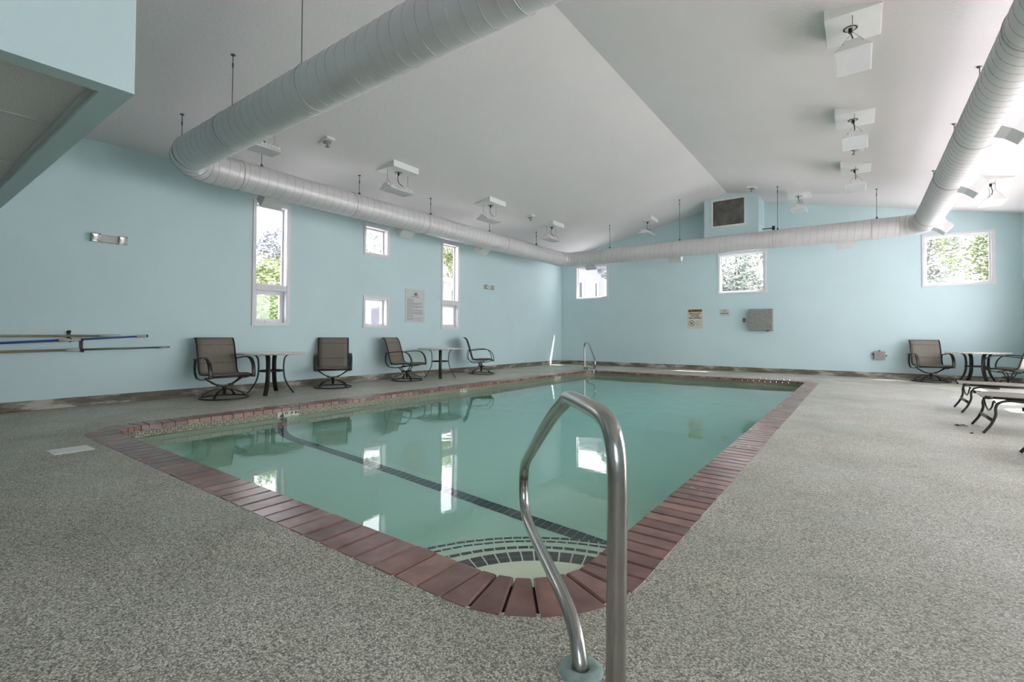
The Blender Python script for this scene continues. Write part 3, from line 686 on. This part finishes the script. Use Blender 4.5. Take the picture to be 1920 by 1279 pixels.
# ------------------------------------------------------------------ signs
def board(name, loc, w_, h_, rz, mat, label, cat='sign', t=.008):
    r = empty(name, loc, rz, label=label, cat=cat); m = MB(); m.box(-w_ / 2, w_ / 2, -t, 0, -h_ / 2, h_ / 2); m.build('board', mat, r, bevel=.003); return r
TX = (PI / 2, 0, 0)
ns = board('pool_notice', (XL + .001, 7.92, 1.70), .62, .80, PI / 2, M['paper'], 'white notice of small print on left wall beside the tall window')
ink = MB(); rnd = random.Random(3)
def dash_line(mb, x0, x1, z, h=.008, y=-.0095, wmin=.015, wmax=.05):
    x = x0
    while x < x1 - .008:
        w_ = rnd.uniform(wmin, wmax); e1 = min(x + w_, x1); mb.box(x, e1, y, y + .0016, z - h / 2, z + h / 2); x = e1 + rnd.uniform(.004, .012)
dash_line(ink, -.1, .12, .215, .016)
z = .17
for k in range(22):
    dash_line(ink, -.25, rnd.choice([.24, .24, .22, .1, -.05]), z, .0085); z -= .0215 if k % 3 else .03
ink.build('small_print', M['greyink'], ns)
m = MB(); m.lathe([(.001, 0), (.03, 0), (.03, -.001), (.001, -.001)], (.0, -.0085, .275), 16, axis='y'); m.prism([(.0, .25), (.09, .25), (.05, .31), (.02, .33)], 'y', -.0095, -.0083); m.build('emblem', M['greyink'], ns)
ws = board('warning_sign', (-4.005, YB - .001, 1.525), .43, .59, 0, M['signcream'], 'cream warning sign, shallow water no diving, on the far wall')
m = MB(); m.box(-.205, .205, -.0096, -.0082, .20, .285); m.build('warning_band', M['orange'], ws)
text(ws, 'WARNING', .060, (.042, -.0103, .242), TX, M['ink'], bold=.0025)
m = MB(); m.prism([(-.19, .212), (-.125, .212), (-.1575, .272)], 'y', -.0108, -.0098); m.build('alert_triangle', M['ink'], ws)
for s, z in (('SHALLOW', .155), ('WATER', .09), ('NO DIVING', .025)): text(ws, s, .068, (0, -.0092, z), TX, M['ink'], bold=.002)
m = MB(); c = (-.1, -.0095, -.135)
m.tube([(c[0] + .085 * math.cos(2 * PI * i / 32), c[1], c[2] + .085 * math.sin(2 * PI * i / 32)) for i in range(32)], .005, 6, closed=True)
m.tube([(c[0] - .06, c[1], c[2] + .06), (c[0] + .06, c[1], c[2] - .06)], .005, 6); m.tube(smooth_path([(c[0] + .035, c[1], c[2] + .05), (c[0], c[1], c[2]), (c[0] - .04, c[1], c[2] - .03)]), .008, 6)
m.tube([(c[0], c[1], c[2]), (c[0] - .035, c[1], c[2] + .02)], .006, 6); m.sphere((c[0] + .02, c[1], c[2] - .03), .012, 8); m.build('no_diving_symbol', M['ink'], ws)
m = MB()
for k in range(7): dash_line(m, .02, rnd.choice([.18, .16, .1]), -.07 - k * .021, .012)
m.build('small_print', M['lightink'], ws)
sg = board('small_sign', (-3.17, YB - .001, 1.70), .27, .2, 0, M['paper'], 'small white sign with grey print right of the warning sign')
m = MB(); dash_line(m, -.04, .05, .065, .014); dash_line(m, -.08, .09, .038, .016); dash_line(m, -.11, .11, -.03, .04, wmin=.03); m.build('small_print', M['greyink'], sg)
eb = empty('electrical_cabinet', (-2.21, YB - .001, 1.465), label='grey metal electrical cabinet on the far wall below the middle window', cat='cabinet')
m = MB(); m.box(-.295, .295, -.17, 0, -.3, .3); cb = m.build('cabinet_body', M['grey_metal'], eb, bevel=.006)
m = MB(); m.box(-.29, .27, -.182, -.171, -.292, .292); dr = m.build('cabinet_door', M['grey_metal'], eb, bevel=.004)
m = MB(); m.lathe([(.001, -.012), (.012, -.012), (.014, 0)], (.235, -.182, .19), 12, axis='y'); m.lathe([(.001, -.012), (.012, -.012), (.014, 0)], (.235, -.182, -.19), 12, axis='y'); m.box(.13, .2, -.16, -.1, -.318, -.3); m.build('latch', M['black'], dr)
sw = board('wall_switch', (-2.655, YB - .001, 1.465), .075, .115, 0, M['dark_metal'], 'small dark switch plate left of the grey electrical cabinet', 'switch', .015)
m = MB(); m.box(-.012, .012, -.024, -.0152, -.02, .02); m.build('toggle', M['grey_metal'], sw)
ob = empty('outlet_box', (.40, YB - .001, .545), label='grey weatherproof outlet box with knobs low on the far wall', cat='outlet box')
m = MB(); m.box(-.11, .11, -.08, 0, -.10, .10); bb = m.build('box_body', M['grey_metal'], ob, bevel=.008)
for p, ax_ in (((0, -.04, .10), 'z'), ((.11, -.04, .0), 'x')): m = MB(); m.lathe([(.012, 0), (.012, .02), (.02, .022), (.018, .035), (.001, .036)], p, 12, axis=ax_); m.build('conduit_plug', M['dark_metal'], ob)
m = MB(); m.lathe([(.012, 0), (.012, -.02), (.02, -.022), (.018, -.035), (.001, -.036)], (-.11, -.04, .03), 12, axis='x'); m.build('conduit_plug', M['dark_metal'], ob)
# ------------------------------------------------------------------ telescoping poles on hooks
PXW = XL + .075
def pole(name, label, pieces, grp='telescopic pool poles hung on the left wall'):
    t = empty(name, (PXW, pieces[0][0][0], pieces[0][0][1]), label=label, cat='pool pole', group=grp); L = t.location.copy()
    for (y0_, z0_), (y1_, z1_), r, mat, nm, dx in pieces:
        m = MB(); m.tube([(dx, y0_ - L.y, z0_ - L.z), (dx, y1_ - L.y, z1_ - L.z)], r, 12); m.build(nm, M[mat], t)
pole('pool_pole', 'tan pool pole resting uppermost on the wall hook', [((-1.6, .955), (2.02, .965), .016, 'tan', 'outer_tube', 0), ((2.0, .965), (2.24, .967), .021, 'ivory', 'clamp_collar', 0)])
pole('pool_pole', 'blue pool pole slanting below the tan one on the wall hook', [((-1.6, .73), (1.60, .905), .016, 'blue', 'outer_tube', .035), ((1.58, .904), (1.80, .916), .021, 'ivory', 'clamp_collar', .035), ((1.80, .916), (2.42, .957), .012, 'blue', 'inner_tube', .035), ((2.42, .957), (2.54, .965), .018, 'ivory', 'tip', .035), ((2.54, .965), (2.555, .966), .021, 'black', 'tip_cap', .035)])
pole('pool_pole', 'lowest pool pole, tan with a grey extension, on its own hook', [((-1.6, .72), (1.68, .775), .017, 'tan', 'outer_tube', 0), ((1.66, .775), (1.80, .777), .022, 'ivory', 'clamp_collar', 0), ((1.80, .777), (2.7, .793), .013, 'pgrey', 'inner_tube', 0), ((2.7, .793), (2.85, .796), .014, 'steel', 'tip', 0)])
for y, z, h_, lab in ((1.70, .93, .10, 'black wall hook holding the upper two pool poles'), (1.83, .79, .13, 'black wall hook holding the lowest pool pole')):
    m = MB(); m.box(0, .012, -.018, .018, -.02, h_); m.tube(fillet([(.006, 0, -.045 + .01), (.11, 0, -.045), (.125, 0, .0)], .02), .009, 8); m.lathe([(.001, 0), (.022, 0), (.022, .02), (.001, .022)], (.006, 0, h_ - .01), 12, axis='x')
    o = m.build('wall_hook', M['black']); o.location = (XL + .001, y, z); tag(o, lab, 'hook', 'hooks for the pool poles')
# ------------------------------------------------------------------ grab rails
def make_rail():
    t = empty('grab_rail'); pts = smooth_path([(s, 0, z) for s, z in [(-.02, 0), (-.03, .3), (-.036, .55), (-.036, .66), (-.025, .725), (.01, .772), (.08, .793), (.2, .797), (.36, .797), (.425, .79), (.475, .765), (.6, .712), (.8, .607), (1.05, .465), (1.18, .39), (1.245, .335), (1.27, .27), (1.27, .20), (1.235, .135), (1.15, .104), (1.0, .098), (.8, .101), (.6, .106), (.47, .108), (.38, .10), (.31, .07), (.27, .02), (.262, -.02)]], 4)
    m = MB(); m.tube(pts, .024, 20); m.build('rail_tube', M['steel'], t)
    for s in (-.02, .262):
        m = MB(); m.lathe([(.0255, .002), (.027, .010), (.045, .013), (.060, .010), (.067, .004), (.067, 0)], (s, 0, 0), 32); m.build('escutcheon', M['verdigris'], t)
    return t
rl = make_rail(); note_kids(rl); rl.location = (-.498, 1.108, 0); rl.rotation_euler = (0, 0, math.atan2(.714, -.70)); tag(rl, 'large stainless steel grab rail in the foreground at near pool corner', 'grab rail', 'stainless grab rails at the pool corners')
r2 = copy_tree(rl); r2.location = (-6.63, 12.82, 0); r2.rotation_euler = (0, 0, math.atan2(-.77, .64)); tag(r2, 'distant stainless grab rail at the far left pool corner', 'grab rail', 'stainless grab rails at the pool corners')
# ------------------------------------------------------------------ swivel patio chairs
def make_chair():
    t = empty('swivel_chair')
    m = MB(); ring_ = [(.335 * math.cos(2 * PI * i / 48), .335 * math.sin(2 * PI * i / 48), .012) for i in range(48)]; m.tube(ring_, .011, 8, closed=True, flat=(.010, .014))
    base = m.build('base_ring', M['frame'], t)
    for k in range(4):
        a = PI / 4 + k * PI / 2; c, s = math.cos(a), math.sin(a)
        m = MB(); p = smooth_path([(.335 * c, .335 * s, .015), (.29 * c, .29 * s, .062), (.20 * c, .20 * s, .112), (.10 * c, .10 * s, .135), (.0, .0, .142)]); m.tube(p, .01, 8, flat=(.021, .005), ref=(-s, c, 0)); m.build('leg', M['frame'], t)
    m = MB(); m.lathe([(.001, .06), (.022, .06), (.024, .15), (.035, .16), (.035, .175), (.02, .18), (.02, .20)], (0, 0, 0), 16); m.box(-.1, .1, -.075, .075, .185, .20); m.box(-.06, .06, -.11, -.07, .19, .215); m.box(-.06, .06, .07, .11, .19, .215)
    m.build('swivel_plate', M['frame'], t, bevel=.003)
    HW = .275
    for s in (-1, 1):
        m = MB(); m.tube(fillet([(.0, s * .07, .205), (.0, s * .12, .215), (.0, s * .25, .30), (.0, s * .25, .32)], .03), .0105, 8); m.tube(fillet([(-.05, s * .07, .205), (-.05, s * .13, .215), (-.06, s * .25, .305)], .03), .0105, 8); m.build('spring_arm', M['frame'], t)
    prof_ = smooth_path([(.285, 0, .352), (.255, 0, .372), (.15, 0, .378), (0, 0, .372), (-.12, 0, .365), (-.20, 0, .375), (-.245, 0, .43), (-.275, 0, .54), (-.315, 0, .68), (-.355, 0, .81), (-.385, 0, .88), (-.425, 0, .925), (-.455, 0, .93)], 6)
    for s in (-1, 1):
        m = MB(); m.tube([p + Vector((0, s * HW, 0)) for p in prof_], .013, 8); m.build('side_rail', M['frame'], t)
    for bx_, bw_, bz_, fl_ in ((.27, HW, .352, (.016, .012)), (-.455, HW, .93, (.011, .011)), (-.24, HW, .37, (.01, .01)), (.05, .3, .325, (.01, .01))):
        m = MB(); m.tube([(bx_, -bw_, bz_), (bx_, bw_, bz_)], .01, 8, flat=fl_); m.build('cross_bar', M['frame'], t)
    # sling fabric, in two parts with the crease at the bend
    def sheet(P, w_, th_=.004, sag=.0):
        m = MB(); n = len(P); v = []; nw = 7
        for sgn in (1, -1):
            for i, p in enumerate(P):
                tt = (P[min(i + 1, n - 1)] - P[max(i - 1, 0)]).normalized(); nn = Vector((-tt.z, 0, tt.x))
                for j in range(nw):
                    q = -1 + 2 * j / (nw - 1); v.append(p + nn * (sgn * th_ / 2) + Vector((0, q * w_, 0)) - nn * (-sag) * (1 - q * q))
        f = []; o = n * nw
        for i in range(n - 1):
            for j in range(nw - 1): a = i * nw + j; f += [(a, a + 1, a + nw + 1, a + nw), (a + o, a + nw + o, a + nw + 1 + o, a + 1 + o)]
        for i in range(n - 1): f += [(i * nw, i * nw + nw, i * nw + nw + o, i * nw + o), (i * nw + nw - 1, i * nw + nw - 1 + o, i * nw + 2 * nw - 1 + o, i * nw + 2 * nw - 1)]
        return m.add(v, f, smooth=True)
    k = 30
    sheet([p + Vector((0, 0, .004)) for p in prof_[:k + 1]], HW - .006, sag=.012).build('seat', M['sling'], t)
    bk = sheet(prof_[k:], HW - .006, sag=.0).build('backrest', M['sling'], t)
    m = MB()
    for z in (.535, .83):
        p = min(prof_[k:], key=lambda q: abs(q.z - z)); m.box(-.003, .003, -HW + .01, HW - .01, -.003, .003, Matrix.Translation((p.x + .004, 0, p.z)))
    m.build('seam', M['seam'], bk)
    for s in (-1, 1):
        y = s * (HW + .035)
        m = MB(); p = smooth_path([(-.345, y * .98, .60), (-.25, y, .612), (-.05, y, .635), (.10, y, .635), (.20, y, .60), (.265, y, .52), (.292, y * .99, .42), (.292, y * .985, .33)], 6); m.tube(p, .01, 10, flat=(.029, .009), ref=(0, 1, 0)); m.build('armrest', M['frame'], t)
        m = MB(); p = smooth_path([(-.33, y * .96, .60), (-.355, y * .96, .50), (-.345, y * .96, .40), (-.28, y * .95, .315), (-.16, y * .93, .292), (.0, y * .93, .30), (.15, y * .94, .325), (.28, y * .96, .36)], 6); m.tube(p, .01, 10, flat=(.016, .008), ref=(0, 1, 0)); m.build('arm_support', M['frame'], t)
    return t
ch = make_chair(); note_kids(ch)
face = lambda x, y, tx, ty: math.atan2(ty - y, tx - x)
CH = [(-8.05, 3.42, math.radians(-2), 'brown sling swivel chair left of the near table by left wall'), (-8.1, 5.36, face(-8.1, 5.36, 0, 0), 'brown sling swivel chair right of near table, facing the camera'),
      (-8.06, 7.16, math.radians(18), 'brown swivel chair left of the far wall table, turned partly sideways'), (-7.98, 9.62, math.radians(44), 'brown swivel chair right of the second table, seen edge on'),
      (1.3, 14.3, math.radians(-79), 'brown swivel chair against the far wall left of right hand table'), (2.43, 13.72, math.radians(152), 'brown swivel chair at right edge, cut by the picture frame')]
for i, (x, y, a, lab) in enumerate(CH):
    o = ch if i == 0 else copy_tree(ch); o.location = (x, y, 0); o.rotation_euler = (0, 0, a); tag(o, lab, 'chair', 'swivel patio chairs')
# ------------------------------------------------------------------ round tables
def make_table():
    t = empty('patio_table')
    m = MB(); m.lathe([(.001, .663), (.49, .663), (.525, .668), (.53, .678), (.525, .688), (.50, .69), (.001, .69)], (0, 0, 0), 48); m.build('tabletop', M['top'], t)
    for k in range(4):
        a = PI / 4 + k * PI / 2; c, s = math.cos(a), math.sin(a)
        P = smooth_path([(.30, .66), (.25, .648), (.21, .60), (.195, .50), (.195, .38), (.215, .25), (.275, .12), (.36, 0.008)], 5)
        m = MB(); m.tube([(p.x * c, p.x * s, p.y) for p in P], .01, 10, flat=(.036, .009), ref=(-s, c, 0)); m.build('leg', M['frame'], t)
    m = MB(); m.tube([(.195 * math.cos(2 * PI * i / 36), .195 * math.sin(2 * PI * i / 36), .385) for i in range(36)], .01, 8, closed=True, flat=(.012, .006)); m.build('brace_ring', M['frame'], t)
    return t
tb_ = make_table(); note_kids(tb_)
for i, (x, y, a, lab) in enumerate(((-8.03, 4.14, .08, 'round pale topped patio table between the two nearest wall chairs'), (-7.97, 8.1, .0, 'round pale topped patio table below the far tall window'), (2.03, 14.1, math.radians(-25), 'round pale topped patio table near the far right corner'))):
    o = tb_ if i == 0 else copy_tree(tb_); o.location = (x, y, 0); o.rotation_euler = (0, 0, a); tag(o, lab, 'table', 'round patio tables')
# ------------------------------------------------------------------ chaise lounges (foot end at the origin, head towards +X)
def make_lounge():
    t = empty('chaise_lounge'); HW = .315; Z_ = .365
    for s in (-1, 1):
        y = s * HW
        m = MB(); m.tube([(.0, y, Z_ + .012), (1.18, y, Z_)], .014, 10); m.tube(smooth_path([(1.18, y, Z_), (1.3, y, Z_ + .05), (1.5, y, Z_ + .22), (1.7, y, Z_ + .40)], 5), .013, 8); m.build('side_rail', M['frame'], t)
        m = MB(); m.tube([(-.005, y, Z_ + .012), (.055, y, Z_ + .012)], .018, 10); m.build('end_cap', M['black'], t)
        m = MB(); m.tube(smooth_path([(-.02, y, .004), (.04, y, .10), (.075, y, .20), (.075, y, .27), (.10, y, .325), (.18, y, .352), (.34, y, Z_ - .02)], 5), .013, 10); m.build('leg', M['frame'], t)
        m = MB(); m.tube(smooth_path([(1.66, y, .004), (1.60, y, .10), (1.56, y, .2), (1.54, y, .28), (1.45, y, .335), (1.2, y, Z_ - .015)], 5), .013, 10); m.build('leg', M['frame'], t)
    m = MB(); m.tube([(.052, -HW, .14), (.052, HW, .14)], .01, 8, flat=(.022, .006)); m.build('cross_bar', M['frame'], t)
    m = MB(); m.tube([(1.585, -HW, .14), (1.585, HW, .14)], .01, 8, flat=(.022, .006)); m.build('cross_bar', M['frame'], t)
    m = MB(); m.tube(smooth_path([(.07, -HW, .33), (.07, -HW + .06, .335), (.07, -.16, .26), (.07, 0, .215), (.07, .16, .26), (.07, HW - .06, .335), (.07, HW, .33)], 6), .009, 8); m.build('end_loop', M['frame'], t)
    for s in (-1, 1):
        m = MB(); m.tube(fillet([(.62, s * HW * .9, Z_ - .01), (.76, s * HW * .9, .275), (.92, s * HW * .9, .28), (.94, s * HW * .9, Z_ - .01)], .02), .008, 8); m.build('adjusting_bar', M['frame'], t)
    def pl(P, w_):
        m = MB(); n = len(P); v = []
        for i, p in enumerate(P):
            for j in range(7): q = -1 + 2 * j / 6; v.append((p[0], q * w_, p[1] - .03 * (1 - q * q))); 
        for i, p in enumerate(P):
            for j in range(7): q = -1 + 2 * j / 6; v.append((p[0], q * w_, p[1] - .03 * (1 - q * q) - .005))
        o = n * 7; f = []
        for i in range(n - 1):
            for j in range(6): a = i * 7 + j; f += [(a, a + 1, a + 8, a + 7), (a + o, a + 7 + o, a + 8 + o, a + 1 + o)]
            f += [(i * 7, i * 7 + 7, i * 7 + 7 + o, i * 7 + o), (i * 7 + 6, i * 7 + 6 + o, i * 7 + 13 + o, i * 7 + 13)]
        return m.add(v, f, smooth=True)
    pl([(.01 + .117 * i, Z_ + .024 - .001 * i) for i in range(11)], HW - .004).build('seat', M['sling'], t)
    pl([(1.18, Z_ + .012), (1.3, Z_ + .062), (1.5, Z_ + .232), (1.69, Z_ + .402)], HW - .004).build('backrest', M['sling'], t)
    return t
lo = make_lounge(); note_kids(lo)
for i, (x, y, lab) in enumerate(((1.11, 8.97, 'farthest of three brown sling chaise lounges at the right edge'), (1.06, 7.27, 'middle of three brown sling chaise lounges at right edge'), (1.145, 5.66, 'nearest chaise lounge, only one leg tip inside the picture'))):
    o = lo if i == 0 else copy_tree(lo); o.location = (x, y, 0); tag(o, lab, 'chaise lounge', 'chaise lounges along the right side')
# ------------------------------------------------------------------ litter on the deck
m = MB(); rr = random.Random(5)
for k in range(34):
    a = rr.uniform(0, 2 * PI); d = rr.uniform(0, 1) ** .7; p = Vector((d * .065 * math.cos(a), d * .045 * math.sin(a), rr.uniform(.003, .014)))
    R_ = Matrix.Translation(p) @ Matrix.Rotation(rr.uniform(0, 6), 4, 'Z') @ Matrix.Rotation(rr.uniform(-.8, .8), 4, 'X'); s = rr.uniform(.008, .018)
    m.add([R_ @ Vector(q) for q in ((-s, 0, 0), (0, -s * .4, .002), (s, 0, 0), (0, s * .4, .002), (0, 0, -.002))], [(0, 1, 2, 3), (0, 4, 1), (1, 4, 2), (2, 4, 3), (3, 4, 0)])
o = m.build('leaf_litter', M['leafdead']); o.location = (.91, 7.36, 0); tag(o, 'clump of dark dead leaves on the deck before the lounges', 'dead leaves', kind='stuff')
m = MB(); m.sphere((0, 0, .006), .009, 8); m.box(-.02, .012, -.004, .004, .001, .006); o = m.build('dead_leaf', M['leafdead']); o.location = (.94, 6.86, 0); tag(o, 'single dark scrap of leaf on deck near the leaf clump', 'dead leaf')
# ------------------------------------------------------------------ outdoors
m = MB(); m.box(XR + WT + .3, XR + WT + 1.6, 6.8, YB + .3, 3.25, 3.37); tag(m.build('added_sun_blocker', M['trim']), kind='structure')  # unseen slab added outside the right wall to keep sun off the deck
m = MB()
for b in ((-90, XL - WT - .02, -60, 120), (XR + WT + .02, 90, -60, 120), (XL - WT - .02, XR + WT + .02, -60, YF - WT - .02), (XL - WT - .02, XR + WT + .02, YB + WT + .02, 120)): m.box(*b, -.5, -.32)
tag(m.build('ground', M['bounce_ground']), kind='structure')
def tree(name, label, cat, x, y, r, h, z0, mat, n, leaf, sq=1.0, seed=1, group=None):
    t = empty(name, (x, y, -.32), label=label, cat=cat, group=group); q = random.Random(seed); m = MB(); blobs = []
    for k in range(16):
        a = q.uniform(0, 2 * PI); d = q.uniform(0, .62) * r; blobs.append((d * math.cos(a), d * math.sin(a), z0 + q.uniform(.12, .88) * h, r * q.uniform(.34, .52)))
    for k in range(n):
        b = blobs[k % len(blobs)]; v = Vector((q.gauss(0, 1), q.gauss(0, 1), q.gauss(0, 1) * sq)).normalized() * b[3] * q.uniform(.75, 1.06); c = Vector(b[:3]) + v; c.z = max(c.z, .1)
        R_ = Matrix.Translation(c) @ Matrix.Rotation(q.uniform(0, 6.3), 4, 'Z') @ Matrix.Rotation(q.uniform(0, 3.1), 4, 'X'); s = leaf * q.uniform(.6, 1.3)
        m.add([R_ @ Vector(p) for p in ((-s, 0, 0), (0, -s * .5, s * .12), (s, 0, 0), (0, s * .5, s * .12))], [(0, 1, 2), (0, 2, 3)])
    m.build('crown', M[mat], t)
    m = MB(); m.tube([(0, 0, -.1), (.05, 0, z0 * .5 + h * .2), (0, .08, z0 + h * .6)], [r * .07 + .04, r * .05 + .03, .02], 8)
    for k in range(5): b = blobs[k]; m.tube([(0, .03, z0 + h * .25), (b[0], b[1], b[2])], .03, 6)
    m.build('trunk', M['trunk'], t)
TG = 'trees outside the windows'
tree('shrub', 'green leafy shrub outside the near tall window', 'shrub', -11.3, 5.9, 1.15, 2.0, .2, 'leafgreen', 12000, .042, seed=2)
tree('tree', 'light green young tree behind the shrub, near tall window', 'tree', -16.0, 8.3, 1.7, 2.6, 1.0, 'leafyellow', 12000, .055, seed=3, group=TG)
tree('tree', 'blue grey tree top against the sky in near tall window', 'tree', -29.6, 15.9, 3.0, 6.2, 1.5, 'leafblue', 16000, .09, seed=4, group=TG)
tree('tree', 'pale rounded tree behind the young tree, near tall window', 'tree', -20.8, 10.4, 1.5, 4.6, .5, 'leafpale', 12000, .07, seed=12, group=TG)
tree('tree', 'pale tree seen through the small upper left window', 'tree', -33.5, 26.3, 3.6, 9.5, 2.5, 'leafpale', 15000, .085, seed=5, group=TG)
tree('tree', 'pale green tree in the top of the far tall window', 'tree', -28.0, 29.9, 2.7, 7.5, 3.0, 'leafyellow', 14000, .08, seed=6, group=TG)
tree('tree', 'pale grey tree beside the white house, far left window', 'tree', -9.35, 22.2, 1.35, 8.0, .2, 'leafblue', 12000, .07, seed=7, group=TG)
tree('tree', 'silvery tree filling the middle window of far wall', 'tree', -4.9, 25.5, 3.0, 9.0, .4, 'leafpale', 24000, .08, seed=8, group=TG)
tree('tree', 'grey leaved tree in left half of the right far window', 'tree', 2.2, 28.5, 3.1, 10.0, .4, 'leafpale', 22000, .08, seed=9, group=TG)
tree('tree', 'green tree in right half of the right far window', 'tree', 4.3, 21.6, 2.35, 6.5, .4, 'leafyellow', 22000, .055, seed=10, group=TG)
def house(label, x0, x1, y0, y1, h, wins, door=None):
    t = empty('house', ((x0 + x1) / 2, (y0 + y1) / 2, -.32), label=label, cat='house', group='white houses outside the windows'); L = t.location.copy(); Zt = h + .32
    m = MB(); m.box(x0 - L.x, x1 - L.x, y0 - L.y, y1 - L.y, 0, Zt); m.build('house_wall', M['sidewhite'], t)
    m = MB(); c = (x0 + x1) / 2 - L.x; e = .35; m.prism([(x0 - L.x - e, Zt), (x1 - L.x + e, Zt), (x1 - L.x + e, Zt + .12), (c, Zt + (x1 - x0) * .07), (x0 - L.x - e, Zt + .12)], 'y', y0 - L.y - e, y1 - L.y + e); m.build('roof', M['trim'], t)
    for ax_, a, b, z0, z1, w_ in wins:
        fr = MB(); pn = MB()
        if ax_ == 'x': fr.box(w_ - L.x, w_ + .06 - L.x, a - .1 - L.y, b + .1 - L.y, z0 - .1 + .32, z1 + .1 + .32); pn.box(w_ + .061 - L.x, w_ + .07 - L.x, a - L.y, b - L.y, z0 + .32, z1 + .32)
        else: fr.box(a - .1 - L.x, b + .1 - L.x, w_ - .06 - L.y, w_ - L.y, z0 - .1 + .32, z1 + .1 + .32); pn.box(a - L.x, b - L.x, w_ - .07 - L.y, w_ - .061 - L.y, z0 + .32, z1 + .32)
        f_ = fr.build('window', M['trim'], t); pn.build('pane', M['houseglass'], f_)
    return t
house('white house outside the lower small and far tall windows', -25, -17, 12.6, 21.5, 3.75, [('x', 13.0, 13.45, 1.45, 2.25, -17), ('x', 13.95, 14.3, .6, 2.4, -17), ('x', 18.0, 18.45, .9, 1.75, -17), ('x', 18.0, 18.45, 2.1, 3.3, -17)])
house('white house with tall pale door seen in the far left corner window', -19, -11.25, 24, 32, 4.9, [('y', -13.1, -12.55, 1.4, 4.0, 24), ('y', -11.75, -11.65, 1.4, 3.9, 24)])
